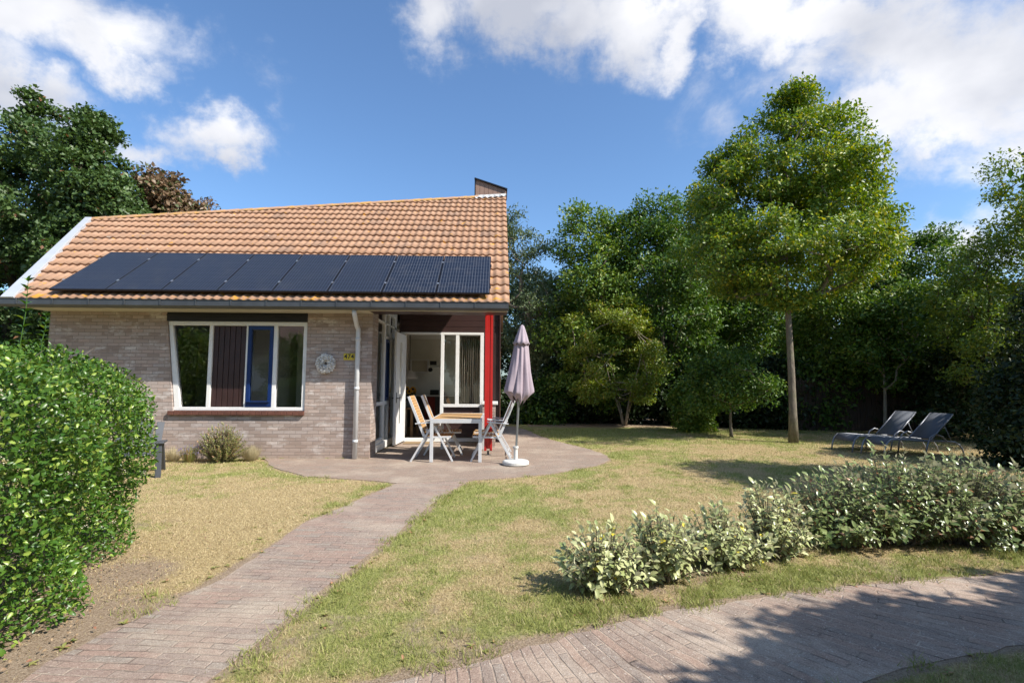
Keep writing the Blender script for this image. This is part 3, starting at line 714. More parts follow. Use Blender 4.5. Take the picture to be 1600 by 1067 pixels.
house = thing('holiday_house', 'single storey grey brick holiday house with orange tiled roof and recessed terrace', 'house', (-4, 11, 0))
HO = Vector((-4, 11, 0))
def hb(mb, name, mat, parent=house, bevel=0.0, smooth=False, each=False):
    # parts are modelled in world coordinates; shift into the parent's frame
    off = Vector((0, 0, 0)); p = parent
    while p is not None: off += p.location; p = p.parent
    mb.v = [tuple(Vector(v)-off) for v in mb.v]
    return mb.each(name, mat, parent, bevel=bevel, smooth=smooth) if each else mb.build(name, mat, parent, bevel, smooth)

# front wall with window hole
WT, WBz = 2.60, .86; WXL, WXR = -6.09, -3.53
w = MB()
w.box((XW0, YW, 0), (WXL, YW+.3, 2.86)); w.box((WXR, YW, 0), (XW1, YW+.3, 2.86)); w.box((WXL, YW, 0), (WXR, YW+.3, .78))
w.prism([(WXL, YW, .78), (WXL+.2, YW, .78), (WXL+.004, YW, 2.48), (WXL, YW, 2.48)], (0, .3, 0))
w.box((XW1-.3, YW+.3, 0), (XW1, 10.0, 2.86))
hb(w, 'front_wall', M['brick'])
w = MB()   # left gable wall, following the splayed verge, and the back walls
gl = [(-8.2, 9.852), (-9.3, 12.2), (-10.3, 17)]
w.prism([(-8.2, 9.852, 0), (-9.3, 12.2, 0), (-9.3, 12.2, 4.9), (-8.2, 9.852, 3.2)], (.28, 0, 0))
w.prism([(-9.3, 12.2, 0), (-10.3, 17, 0), (-10.3, 17, 2.6), (-9.3, 12.2, 4.9)], (.28, 0, 0))
hb(w, 'gable_wall', M['brick'])
w = MB()
w.prism([(-10.0, 17, 0), (.0, 19.5, 0), (.0, 19.5, 2.6), (-10.0, 17, 2.6)], (0, .28, 0))
w.box((-.05, 12.25, 0), (.07, 19.5, .9)); w.box((-.05, 12.25, .9), (.07, 12.7, 2.35)); w.box((-.05, 16.2, .9), (.07, 19.5, 2.35)); w.prism([(-.05, 12.25, 2.35), (-.05, 19.5, 2.35), (-.05, 19.5, 2.6), (-.05, 14.15, 6.5), (-.05, 12.25, 5.05)], (.12, 0, 0))  # gable opening, unseen, added to let sunlight into the kitchen
hb(w, 'rear_wall', M['brick'])

# lintel cladding over front window
w = MB(); w.box((WXL-.0, YW-.012, 2.50), (WXR+.0, YW+.1, 2.86)); w.box((WXL, YW-.03, 2.60), (WXR, YW-.0125, 2.625)); hb(w, 'lintel_cladding', M['dark_lintel'])
# front window
fwn = MB(); y0, y1 = YW+.03, YW+.10
def vbar(mb, x, wd, z0, z1, ya=y0, yb=y1): mb.box((x-wd/2, ya, z0), (x+wd/2, yb, z1))
xm = [aty(x, 570, YW).x for x in (326, 384, 427)]
fwn.box((WXL+.01, y0-.004, 2.425), (WXR-.01, y1, 2.498)); fwn.box((WXL+.16, y0-.004, .865), (WXR-.01, y1, .925))
fwn.box((WXR-.075, y0, .925), (WXR-.01, y1, 2.425))
fwn.prism([(WXL+.195, y0, .925), (WXL+.30, y0, .925), (WXL+.085, y0, 2.425), (WXL+.018, y0, 2.425)], (0, y1-y0, 0))
vbar(fwn, xm[0], .065, .925, 2.425); vbar(fwn, xm[1]-.01, .035, .925, 2.425); vbar(fwn, xm[2]+.01, .07, .925, 2.425)
win = hb(fwn, 'window', M['white_paint'], bevel=.004)
w = MB(); w.add([(WXL+.1, y0+.045, .93), (xm[0]-.03, y0+.045, .93), (xm[0]-.03, y0+.045, 2.42), (WXL+.05, y0+.045, 2.42)], [(0, 1, 2, 3)])
w.add([(xm[2]+.04, y0+.045, .93), (WXR-.07, y0+.045, .93), (WXR-.07, y0+.045, 2.42), (xm[2]+.04, y0+.045, 2.42)], [(0, 1, 2, 3)]); hb(w, 'pane', M['glass'], win, each=True)
w = MB(); n = 6; a, b = xm[0]+.035, xm[1]-.03
for i in range(n):
    x0 = a+(b-a)*i/n; x1 = a+(b-a)*(i+1)/n; w.box((x0, y0+.035, .93), (x1-.012, y1, 2.42))
w.box((a, y0+.055, .93), (b, y1-.005, 2.42)); hb(w, 'panel', M['brown_clad'], win, bevel=.003)
w = MB(); a, b = xm[1]+.01, xm[2]-.028
w.box((a, y0-.01, .93), (a+.065, y1-.01, 2.42)); w.box((b-.065, y0-.01, .93), (b, y1-.01, 2.42)); w.box((a+.065, y0-.01, .93), (b-.065, y1-.01, 1.01)); w.box((a+.065, y0-.01, 2.35), (b-.065, y1-.01, 2.42))
w.box((a+.02, y0-.05, 1.02), (b-.02, y0-.012, 1.04))
cs = hb(w, 'casement', M['blue_paint'], win, bevel=.003)
w = MB(); w.add([(a+.06, y0+.03, 1.0), (b-.06, y0+.03, 1.0), (b-.06, y0+.03, 2.36), (a+.06, y0+.03, 2.36)], [(0, 1, 2, 3)]); hb(w, 'casement_pane', M['glass'], cs)
w = MB(); xx = WXL+.13
while xx < WXR-.02:
    w.box((xx, YW-.06, .785), (min(xx+.107, WXR), YW+.05, .858)); xx += .112
sill_m = paint('sill_tile', (.16, .065, .045), .5, .2, 9)
hb(w, 'sill', sill_m, win, bevel=.006)

# rooms behind the glass (open shells, lit through the windows, the open door and an added gable opening)
w = MB()
w.box((XW0+.3, 13.6, .0), (XW1-.05, 13.7, 2.9)); w.box((XW0+.29, YW+.301, 0), (XW0+.35, 13.6, 2.9)); 
w.box((-5.0, YW+.9, 0), (-4.9, 13.6, 2.9))
w.box((-4.6, 16.4, 0), (-.3, 16.5, 3.4)); w.box((-4.7, 12.15, 0), (-4.6, 16.5, 3.4)); w.box((-.25, 12.27, 0), (-.2, 16.5, .9)); w.box((-.25, 12.27, 2.35), (-.2, 16.5, 3.4)); w.box((-.25, 12.27, .9), (-.2, 12.7, 2.35)); w.box((-.25, 16.2, .9), (-.2, 16.5, 2.35))  # inner wall left open at the added gable opening
w.box((-4.6, 12.13, 0), (XW1-.06, 12.17, 3.4))
hb(w, 'interior_wall', M['interior_white'])
w = MB(); w.box((XW0+.3, YW+.31, .0), (XW1-.35, 13.6, .02)); w.box((-4.6, 12.18, .0), (-.26, 16.4, .05)); w.box((XW1-.349, 10.02, 0), (XW1-.06, 12.1, .02)); hb(w, 'interior_floor', M['floor_in'])
w = MB(); w.box((XW0+.3, YW+.31, 2.62), (XW1-.06, 13.59, 2.66)); w.box((-4.6, 12.18, 2.75), (-.26, 16.4, 2.79)); hb(w, 'interior_ceiling', M['interior_white'])

# roof shell under the tiles, soffit, fascia
w = MB()
w.add([rp(-8.3, 0, -.05), rp(.17, 0, -.05), rp(.17, ridgeR[1], -.05), rp(-9.7, ridgeL[1], -.05), rp(-8.3, 0, -.14), rp(.17, 0, -.14), rp(.17, ridgeR[1], -.14), rp(-9.7, ridgeL[1], -.14)],
      [(0, 1, 2, 3), (7, 6, 5, 4), (0, 4, 5, 1), (1, 5, 6, 2), (2, 6, 7, 3), (3, 7, 4, 0)])
roof = hb(w, 'roof', M['brown_clad'])
w = MB(); fy = 9.02
w.box((-8.27, fy, 2.645), (.17, fy+.03, 2.79)); w.box((-8.27, fy+.03, 2.66), (XW1+.02, YW-.003, 2.68)); 
hb(w, 'fascia', M['cream_paint'], roof, bevel=.003)
w = MB(); w.box((XW1+.02, fy+.03, 2.662), (.17, 9.6, 2.68)); hb(w, 'soffit', M['brown_clad'], roof)
w = MB(); w.prism([rp(.17, 0, -.15), rp(.17, ridgeR[1], -.15), rp(.17, ridgeR[1], .01), rp(.17, 0, .01)], (.022, 0, 0)); hb(w, 'bargeboard', M['brown_clad'], roof)

# tiles: two waves per tile, each tile an island, clipped to the roof outline
def make_tiles():
    bm = bmesh.new(); tw, e = .306, .362; rows = 19; rr_ = random.Random(3)
    for j in range(rows):
        s0 = j*e-.03
        for i in range(34):
            x1 = .20-i*tw; x0 = x1-tw*1.0
            if x0 < -10.3: break
            jx = rr_.uniform(-.003, .003); js = rr_.uniform(-.005, .005); jn = rr_.uniform(-.002, .004); N_ = 14; top = []; bot = []; lip = []
            for k in range(N_+1):
                f = k/N_; ph = f*2*2*math.pi; h = .027*((.5-.5*math.cos(ph-.3*math.sin(ph)))**.85)
                x = x0+(tw+.006)*f+jx
                bot.append(bm.verts.new(rp(x, s0+js, h+.038+jn))); top.append(bm.verts.new(rp(x, s0+e+.03+js, h+.000+jn))); lip.append(bm.verts.new(rp(x, s0+js+.004, h+.006+jn)))
            for k in range(N_):
                f_ = bm.faces.new((bot[k], bot[k+1], top[k+1], top[k])); f_.smooth = True
                bm.faces.new((lip[k], lip[k+1], bot[k+1], bot[k]))
    def cut(p, nrm_):
        geom = bm.verts[:]+bm.edges[:]+bm.faces[:]; bmesh.ops.bisect_plane(bm, geom=geom, plane_co=p, plane_no=nrm_, clear_outer=True, dist=1e-5)
    a, b = rp(*ridgeL), rp(*ridgeR); n_ = (b-a).cross(EN); n_ = -n_ if n_.dot(ES) < 0 else n_; cut(a, n_)
    a, b = rp(-8.3, 0), rp(*ridgeL); n_ = (b-a).cross(EN); n_ = -n_ if n_.x > 0 else n_; cut(a, n_)
    me = D.meshes.new('roof_tiles'); bmesh.ops.translate(bm, verts=bm.verts, vec=-HO); bm.to_mesh(me); bm.free(); me.materials.append(M['tile'])
    o = D.objects.new('roof_tiles', me); link(o, roof)
make_tiles()
w = MB()   # ridge tiles
n = 29
for i in range(n):
    f0, f1 = i/n, (i+1.12)/n; xa = ridgeL[0]+( -.62-ridgeL[0])*f0; xb = ridgeL[0]+(-.62-ridgeL[0])*f1
    a = rp(xa, ridge_s(xa)+.03, .0); b = rp(xb, ridge_s(xb)+.03, -.012); r1, r2 = .118, .10
    vs = []; d = (b-a).normalized(); sd = d.cross(Vector((0, 0, 1))).normalized(); up_ = sd.cross(d)
    for c, rr_ in ((a, r2+.0), (b, r1+.012)):
        for k in range(9):
            t_ = math.pi*k/8; vs.append(c+sd*math.cos(t_)*rr_+up_*(math.sin(t_)*rr_*.72-.012))
        for k in range(9):
            t_ = math.pi*k/8; vs.append(c+sd*math.cos(t_)*(rr_-.018)+up_*(math.sin(t_)*(rr_-.018)*.72-.022))
    fs = [(k, k+1, k+19, k+18) for k in range(8)]+[(k+9, k+27, k+28, k+10) for k in range(8)]+[(k, k+9, k+10, k+1) for k in range(8)]+[(k+18, k+19, k+28, k+27) for k in range(8)]
    w.add(vs, fs)
hb(w, 'ridge_tiles', M['ridge'], roof)
w = MB()   # white flashing over the right end of the ridge
N_ = 44; top = []; low = []
rr_ = random.Random(2)
for k in range(N_+1):
    x = -.66+.87*k/N_; f = x/.306; h = .035*((.5-.5*math.cos(f*4*math.pi))**.85)
    top.append(rp(x, ridge_s(x)+.06, .075)); low.append(rp(x, ridge_s(x)-.16+rr_.uniform(-.03, .02), h+.052))
w.add(top+low, [(k, k+N_+1, k+N_+2, k+1) for k in range(N_)]); hb(w, 'flashing', M['flashing'], roof)
w = MB(); a0, a1 = rp(-8.46, -.06, .085), rp(-8.24, -.06, .085); b1, b0 = rp(-9.66, ridgeL[1]+.02, .085), rp(-9.81, ridgeL[1]+.02, .085)
w.prism([a0, a1, b1, b0], EN*-.16); hb(w, 'verge_trim', M['verge_metal'], roof, bevel=.004)
w = MB()   # rear slope
bl, br = Vector((-10.6, 17.4, 2.5)), Vector((.19, 19.9, 2.5)); tl, tr_ = rp(ridgeL[0]-.05, ridgeL[1]+.03, 0), rp(.19, ridgeR[1]+.03, 0)
w.prism([tl, tr_, br, bl], (0, 0, -.12)); hb(w, 'rear_slope', M['tile'], roof)
# chimney box
w = MB(); cy = 14.35; xs_ = [aty(743, 300, cy).x, aty(791, 300, cy).x]; zl, zr = aty(743, 280, cy).z, aty(791, 297, cy).z
for i in range(7):
    xa = xs_[0]+(xs_[1]-xs_[0])*i/7; xb = xs_[0]+(xs_[1]-xs_[0])*(i+1)/7; za = zl+(zr-zl)*i/7; zb = zl+(zr-zl)*(i+1)/7
    w.prism([(xa, cy, 5.9), (xb-.006, cy, 5.9), (xb-.006, cy, zb-.01), (xa, cy, za-.01)], (0, .03, 0))
w.prism([(xs_[0], cy+.0305, 5.6), (xs_[1], cy+.0305, 5.6), (xs_[1], cy+.0305, zr-.012), (xs_[0], cy+.0305, zl-.012)], (0, .8, 0))
chm = hb(w, 'chimney', M['chim'], roof)
w = MB(); w.bar((xs_[0]-.03, cy+.4, zl+.012), (xs_[1]+.03, cy+.4, zr+.012), .92, .03); w.bar((xs_[0]-.012, cy-.012, 5.95), (xs_[0]-.012, cy-.012, zl), .03, .03); hb(w, 'chimney_cap', M['black_metal'], chm)

# gutter
w = MB(); gy0, gz = 8.93, 2.79; prof_g = [(gy0+.085, gz-.0), (gy0+.085, gz-.115), (gy0+.06, gz-.135), (gy0-.02, gz-.135), (gy0-.055, gz-.10), (gy0-.055, gz-.01), (gy0-.068, gz), (gy0-.045, gz+.008), (gy0-.042, gz-.09), (gy0-.015, gz-.12), (gy0+.055, gz-.12), (gy0+.075, gz-.1), (gy0+.075, gz)]
w.prism([(-8.5, p[0], p[1]) for p in prof_g][::-1], (8.68, 0, 0))
w.box((-8.505, gy0-.05, gz-.13), (-8.50, gy0+.08, gz-.005)); w.box((.18, gy0-.05, gz-.13), (.186, gy0+.08, gz-.005))
gut = hb(w, 'gutter', M['zinc'])
w = MB(); x = -8.2
while x < .15:
    w.bar((x, gy0-.062, gz+.0), (x, gy0-.062, gz-.095), .02, .008, (0, 1, 0)); x += .60
hb(w, 'gutter_bracket', M['zinc'], gut, each=True)
# downpipe
w = MB(); px_ = -2.56
pt = [aty(554, 484, 9.0), aty(560, 507, YW-.1)]
w.tube([(pt[0].x, 8.99, 2.66), (pt[0].x, 8.99, 2.60), (pt[1].x-.02, YW-.13, 2.42), (pt[1].x, YW-.09, 2.36), (pt[1].x, YW-.09, 2.30), (pt[1].x, YW-.09, .02)], .042, 14)
for z in (.3, 1.25, 2.15): w.tube([(pt[1].x, YW-.09, z), (pt[1].x, YW-.09, z+.05)], .049, 14)
w.tube([(pt[1].x, YW-.09, 1.27), (pt[1].x, YW, 1.27)], .012, 6)
hb(w, 'downpipe', M['pipe'], smooth=True)

# side glazing of the recess (plane X = XS, from Y=10.0 to 12.0)
XS = XW1-.06; w = MB(); t_ = .07
def sbox(mb, ya, yb, za, zb, d=0.0): mb.box((XS-t_+d, ya, za), (XS+d, yb, zb))
ym = 10.95
sbox(w, 10.01, 12.09, .02, .16, .03); sbox(w, 10.01, 10.09, .16, 2.86); sbox(w, ym-.05, ym+.05, .16, 2.86); sbox(w, 11.93, 12.09, .16, 3.4); sbox(w, 11.36, 11.44, .16, 2.86)
sbox(w, 10.09, ym-.05, .92, .99); sbox(w, ym+.05, 11.36, .92, .99); sbox(w, ym+.05, 11.36, 2.32, 2.38); sbox(w, 11.44, 11.93, 2.32, 2.38)
sbox(w, 10.09, 11.93, 2.86, 2.95); sbox(w, 10.09, ym-.05, .16, .24, .002)
sg = hb(w, 'window', M['white_paint'], bevel=.004)
w = MB()
for ya, yb, za, zb in ((10.09, ym-.05, .24, .92), (10.09, ym-.05, .99, 2.86), (ym+.05, 11.36, .16, .92), (ym+.05, 11.36, 2.38, 2.86), (11.44, 11.93, .16, 2.32), (11.44, 11.93, 2.38, 2.86)):
    w.add([(XS-.035, ya, za), (XS-.035, yb, za), (XS-.035, yb, zb), (XS-.035, ya, zb)], [(0, 1, 2, 3)])
hb(w, 'pane', M['glass'], sg, each=True)
w = MB(); ya, yb = ym+.055, 11.355
w.box((XS-.05, ya, 1.0), (XS+.012, ya+.06, 2.31)); w.box((XS-.05, yb-.06, 1.0), (XS+.012, yb, 2.31)); w.box((XS-.05, ya+.06, 1.0), (XS+.012, yb-.06, 1.07)); w.box((XS-.05, ya+.06, 2.25), (XS+.012, yb-.06, 2.31))
cs = hb(w, 'casement', M['blue_paint'], sg, bevel=.003)
w = MB(); w.add([(XS-.03, ya+.05, 1.05), (XS-.03, yb-.05, 1.05), (XS-.03, yb-.05, 2.27), (XS-.03, ya+.05, 2.27)], [(0, 1, 2, 3)]); hb(w, 'casement_pane', M['glass'], cs)

# back wall of the recess
def bx(px, y=600): return aty(px, y, YB).x
XD0, XD1, XP, XM, XR_ = bx(633), bx(688), bx(693), bx(714), bx(752)
ZT = aty(690, 523, YB).z; ZS = aty(720, 634, YB).z
w = MB()
zt2 = roofz(YB)-.2
k = 0; z = ZT+.05
while z < zt2:
    w.box((XW1+.0, YB+.03-.004*(k % 2), z), (.04, YB+.12, min(z+.14, zt2))); z += .145; k += 1
z = .12
while z < ZS-.06:
    w.box((XP, YB+.04, z), (XR_-.02, YB+.11, min(z+.135, ZS-.03))); z += .14
w.box((XR_+.05, YB+.01, 0), (.04, YB+.12, ZT+.05))
w.box((.0405, YB-.04, 0), (.07, YB+.3, zt2))
hb(w, 'cladding', M['brown_clad'], bevel=.004)
w = MB()
w.box((XD0-.12, YB-.01, ZT), (XR_+.05, YB+.09, ZT+.055)); w.box((XD0-.12, YB-.01, .0), (XD0, YB+.09, ZT)); w.box((XD1, YB-.01, .10), (XP, YB+.09, ZT)); w.box((XM-.04, YB-.005, ZS+.04), (XM+.04, YB+.09, ZT))
w.box((XR_-.03, YB-.01, .10), (XR_+.05, YB+.09, ZT)); w.box((XP, YB-.01, ZS-.03), (XR_-.03, YB+.09, ZS+.04)); w.box((XD0, YB-.03, .02), (XR_+.05, YB+.10, .10))
bw = hb(w, 'window', M['white_paint'], bevel=.004)
w = MB()
for a, b in ((XP, XM-.04), (XM+.04, XR_-.03)): w.add([(a, YB+.05, ZS+.04), (b, YB+.05, ZS+.04), (b, YB+.05, ZT), (a, YB+.05, ZT)], [(0, 1, 2, 3)])
hb(w, 'pane', M['glass'], bw, each=True)
w = MB(); w.box((-.02, 12.7, .9), (.05, 12.78, 2.35)); w.box((-.02, 16.12, .9), (.05, 16.2, 2.35)); w.box((-.02, 12.78, .9), (.05, 16.12, .97)); w.box((-.02, 12.78, 2.28), (.05, 16.12, 2.35)); w.box((-.02, 14.4, .97), (.05, 14.48, 2.28))
hb(w, 'window', M['white_paint'], bevel=.004)      # unseen side window added to let sun into the kitchen, panes left out
# open door leaf
hinge = Vector((XD0-.01, YB-.03, .05)); end = Vector((aty(616.5, 650, YB-.93).x, YB-.93, .05)); 
w = MB(); dd = (end-hinge).normalized(); nn = Vector((0, 0, 1)).cross(dd)
def dbox(mb, u0, u1, z0, z1, th=.045, off=0.0):
    a = hinge+dd*u0; b = hinge+dd*u1; mb.prism([a+Vector((0, 0, z0))-nn*th/2+nn*off, b+Vector((0, 0, z0))-nn*th/2+nn*off, b+Vector((0, 0, z1))-nn*th/2+nn*off, a+Vector((0, 0, z1))-nn*th/2+nn*off], nn*th)
DH = ZT-.08
dbox(w, 0, .12, 0, DH); dbox(w, .82, .94, 0, DH); dbox(w, .12, .82, 0, .42); dbox(w, .12, .82, DH-.2, DH); dbox(w, .12, .36, .42, DH-.2); dbox(w, .58, .82, .42, DH-.2); dbox(w, .36, .58, 1.02, 1.08)
door = hb(w, 'door', M['white_paint'], bevel=.003)
w = MB(); dbox(w, .36, .58, .42, DH-.2, .012); hb(w, 'door_pane', M['glass'], door)
w = MB(); hp = hinge+dd*.88+Vector((0, 0, 1.0))
for s in (1, -1):
    w.bar(hp+nn*s*.028-Vector((0, 0, .1)), hp+nn*s*.028+Vector((0, 0, .12)), .035, .008, nn); w.tube([hp+nn*s*.03, hp+nn*s*.07, hp+nn*s*.07-dd*.1], .009, 6)
hb(w, 'door_handle', M['black_metal'], door)

# red post
w = MB(); pc = atz(764, 711); prx = (aty(757, 600, 10).x+aty(770, 600, 10).x)/2; PY = 10.0
w.box((prx-.078, PY-.03, .09), (prx-.030, PY+.03, 3.25)); w.box((prx+.030, PY-.03, .09), (prx+.078, PY+.03, 3.25)); w.box((prx-.0295, PY-.022, .13), (prx+.0295, PY+.022, 3.25))
post = hb(w, 'post', M['red_paint'], bevel=.004)
w = MB(); w.box((prx-.02, PY-.015, .01), (prx+.02, PY+.015, .088)); w.box((prx-.05, PY-.05, .012), (prx+.05, PY+.05, .02)); hb(w, 'post_foot', M['zinc'], post)

# curtain inside the recess window
w = MB(); n = 70; a, b = bx(719), bx(749); vs = []
for k in range(n+1):
    f = k/n; x = a+(b-a)*f; yy = YB+.20+.045*math.sin(f*2*math.pi*9)
    vs += [(x, yy, .12), (x, yy, ZT-.02)]
w.add(vs, [(2*k, 2*k+2, 2*k+3, 2*k+1) for k in range(n)])
def cover(name, lab, cat, mb, mat, loc, **kw):
    mb.v = [tuple(Vector(v)-Vector(loc)) for v in mb.v]; o = mb.build(name, mat, None, **kw); o.location = loc; tag(o, lab, cat); return o
o = cover('curtain', 'beige pleated curtain hanging behind the terrace window', 'curtain', w, M['curtain'], ((a+b)/2, YB+.2, .12), smooth=True)
sm = o.modifiers.new('thick', 'SOLIDIFY'); sm.thickness = .004

# ------------------------------------------------------------------ solar panels
clamps = M['silver']
PX0, PX1, PS0 = -7.76, -.135, .13; pw = (PX1-PX0)/8; plen = 1.66
ords = ['leftmost', 'second from left', 'third from left', 'fourth from left', 'fifth from left', 'sixth from left', 'second from right', 'rightmost']
proto = None
for i in range(8):
    if i == 0:
        t0 = thing('solar_panel', '', 'solar panel', group='row of solar panels on the tiled roof'); proto = t0
        w = MB(); pw2 = pw-.014
        w.box((0, 0, -.035), (pw2, .012, .0)); w.box((0, plen-.012, -.035), (pw2, plen, 0)); w.box((0, .012, -.035), (.012, plen-.012, 0)); w.box((pw2-.012, .012, -.035), (pw2, plen-.012, 0)); w.build('frame', M['black_metal'], t0)
        w = MB(); w.box((.012, .012, -.02), (pw2-.012, plen-.012, -.003)); w.build('cells', M['solar'], t0)
        w = MB()
        for yy in (.36, 1.32): w.box((-.022, yy-.022, -.03), (.008, yy+.022, .008))
        w.each('clamp', clamps, t0)
        w = MB()
        for yy in (.36, 1.32): w.box((0, yy-.02, -.085), (pw, yy+.02, -.036))
        w.each('rail', M['black_metal'], t0)
    else: t0 = copy_tree(proto)
    t0.location = rp(PX0+pw*i, PS0, .145); t0.rotation_euler = (TH, 0, 0)
    t0['label'] = '%s of the eight dark blue solar panels mounted on the orange tiled roof' % ords[i]

# ------------------------------------------------------------------ things on the wall
def wreath():
    c = aty(509, 568, YW-.04); root = thing('wreath', 'round pale dried flower wreath hanging on the brick wall', 'wreath', c)
    r = np.random.default_rng(3); n = 2600; a = r.random(n)*6.283; b = r.random(n)*6.283; R1, r1 = .108, .048
    nn_ = np.stack([np.cos(a)*np.cos(b), -np.sin(b), np.sin(a)*np.cos(b)], 1); P = np.stack([np.cos(a)*R1, np.zeros(n), np.sin(a)*R1], 1)+nn_*r1*(.6+.65*r.random(n))[:, None]
    Dd = nrmz(nn_+r.normal(size=(n, 3))*.9); V, F = leaf_geo(P, Dd, rdir(n, r), .030, .026, True); np_mesh('flowers', V, F, M['wreath'], root)
    w = MB(); w.tube([(math.cos(t*math.pi/12)*R1, 0, math.sin(t*math.pi/12)*R1) for t in range(25)], .026, 8, False); w.build('ring', M['cream_paint'], root)
wreath()
def number_sign():
    a = aty(537, 552, YW-.01); b = aty(554, 562.5, YW-.01); c = (a+b)/2
    root = thing('house_number_sign', 'small yellow plate reading 474 beside the downpipe', 'sign', (c.x, YW, c.z))
    w = MB(); hw, hh = (b.x-a.x)/2, (a.z-b.z)/2; w.box((-hw, -.012, -hh), (hw, 0, hh)); w.build('plate', M['yellow'], root, bevel=.002)
    cu = D.curves.new('digits', 'FONT'); cu.body = '474'; cu.size = hh*2.0; cu.align_x = 'CENTER'; cu.align_y = 'CENTER'; cu.extrude = .001; cu.offset = .0012
    tmp = D.objects.new('tmp', cu); link(tmp); bpy.context.view_layer.update()
    me = D.meshes.new_from_object(tmp.evaluated_get(bpy.context.evaluated_depsgraph_get())); D.objects.remove(tmp); me.materials.clear(); me.materials.append(M['black'])
    o = D.objects.new('digits', me); link(o, root); o.location = (0, -.014, 0); o.rotation_euler = (R(90), 0, 0); me.name = 'digits'
number_sign()

# low brick pier and timber panel beside the terrace
a, b = aty(754, 660, 11.2).x, aty(774, 660, 11.2).x; pz = aty(764, 632, 11.2).z
w = MB(); w.box((a, 11.1, 0), (b, 12.05, pz)); t0 = thing('garden_wall', 'low brick wall end with concrete coping behind the red post', 'wall', ((a+b)/2, 11.5, 0))
hb(w, 'brickwork', M['brick'], t0); w = MB(); w.box((a-.02, 11.07, pz), (b+.05, 12.05, pz+.045)); hb(w, 'coping', M['base_white'], t0, bevel=.008)
a, b = aty(774, 600, 12.8).x, aty(782, 600, 12.8).x; zt, zb = aty(778, 549, 12.8).z, 0
t0 = thing('wooden_screen', 'upright tan timber privacy screen beside the terrace corner', 'fence', ((a+b)/2, 12.8, 0))
w = MB(); w.box((b-.09, 12.75, 0), (b, 12.84, zt)); hb(w, 'post', M['larch'], t0, bevel=.004)
w = MB()
for k in range(7): w.box((b-.06, 12.85+k*.1, .05), (b-.03, 12.94+k*.1, zt-.06))
hb(w, 'boards', M['larch'], t0)

# ------------------------------------------------------------------ kitchen seen through the open door
def pix(px, py, Y): return aty(px, py, Y)
a = pix(641, 561, 16.05); b = pix(670, 583, 16.05)
t0 = thing('wall_cabinet', 'pale glass fronted kitchen cabinet on the far wall', 'cabinet', ((a.x+b.x)/2, 16.2, b.z))
w = MB(); w.box((a.x, 16.05, b.z), (b.x, 16.4, a.z)); hb(w, 'body', M['cream_paint'], t0)
w = MB(); w.box((a.x, 16.01, b.z), (a.x+.05, 16.045, a.z)); w.box((b.x-.05, 16.01, b.z), (b.x, 16.045, a.z)); w.box((a.x+.05, 16.01, b.z), (b.x-.05, 16.045, b.z+.05)); w.box((a.x+.05, 16.01, a.z-.05), (b.x-.05, 16.045, a.z)); hb(w, 'door_frame', M['white_paint'], t0)
w = MB(); zc = pix(670, 617, 15.9).z
w.box((-3.5, 15.75, zc-.04), (-.3, 16.38, zc)); t0 = thing('kitchen_counter', 'dark kitchen counter along the far wall', 'counter', (-2, 16, 0)); hb(w, 'worktop', M['alu'], t0, bevel=.005)
w = MB(); w.box((-3.48, 15.8, .05), (-.32, 16.37, zc-.042)); hb(w, 'cupboards', M['counter'], t0)
for lab, px0, py0, px1, py1 in (('small dark picture standing on a kitchen shelf', 672, 564, 682, 570), ('black round clock beside the wall cabinet', 669, 574, 676, 581), ('black toaster standing on the kitchen counter', 672, 609, 686, 617)):
    a = pix(px0, py1, 15.95); b = pix(px1, py0, 15.95); w = MB()
    nm = {'s': 'picture', 'b': 'clock'}[lab[0]] if 'toaster' not in lab else 'toaster'
    if nm == 'clock': w.tube([((a.x+b.x)/2, 15.95, (a.z+b.z)/2), ((a.x+b.x)/2, 16.0, (a.z+b.z)/2)], (b.x-a.x)/2, 16)
    else: w.box((a.x, 15.9, a.z), (b.x, 16.05 if nm == 'picture' else 16.1, b.z))
    cover(nm, lab, nm, w, M['black'], (a.x, 15.95, a.z), bevel=.01)
w = MB(); a = pix(668, 573, 16.2); b = pix(688, 573, 16.2); w.box((a.x, 16.1, a.z-.02), (b.x+.3, 16.38, a.z)); cover('kitchen_shelf', 'thin pale kitchen shelf holding a dark picture', 'shelf', w, M['white_paint'], (a.x, 16.2, a.z))
c = pix(640, 592, 13.4); t0 = thing('pendant_lamp', 'white dome pendant lamp hanging inside the open door', 'lamp', c)
w = MB(); w.lathe([(.20, 0), (.195, .05), (.165, .12), (.11, .18), (.05, .215), (.02, .22), (.018, .21), (.10, .165), (.155, .11), (.185, .045), (.19, 0)], (0, 0, 0), 28); w.build('lamp_shade', M['white_paint'], t0, smooth=True)
w = MB(); w.tube([(0, 0, .21), (0, 0, 2.75-c.z)], .006, 6); w.build('cord', M['black'], t0)
c = Vector((pix(640, 625, 13.3).x, 13.3, .76))
t0 = thing('dining_table', 'wooden dining table just inside the open door', 'table', (c.x-.15, 13.35, 0)); w = MB(); w.box((-.55, -.5, .72), (.33, .5, .755)); w.build('tabletop', M['teak'], t0, bevel=.006)
for sx in (-.5, .28):
    for sy in (-.44, .44): w = MB(); w.box((sx-.03, sy-.03, .05), (sx+.03, sy+.03, .719)); w.build('leg', M['teak'], t0)
t0 = thing('flower_vase', 'vase of orange sunflowers on the indoor dining table', 'vase', (c.x, c.y, .755))
w = MB(); w.lathe([(.05, 0), (.07, .08), (.06, .18), (.045, .22), (.05, .24)], n=18); w.build('vase', M['vase'], t0, smooth=True)
r = np.random.default_rng(2); w = MB(); PP = []; DD = []; cen = MB()
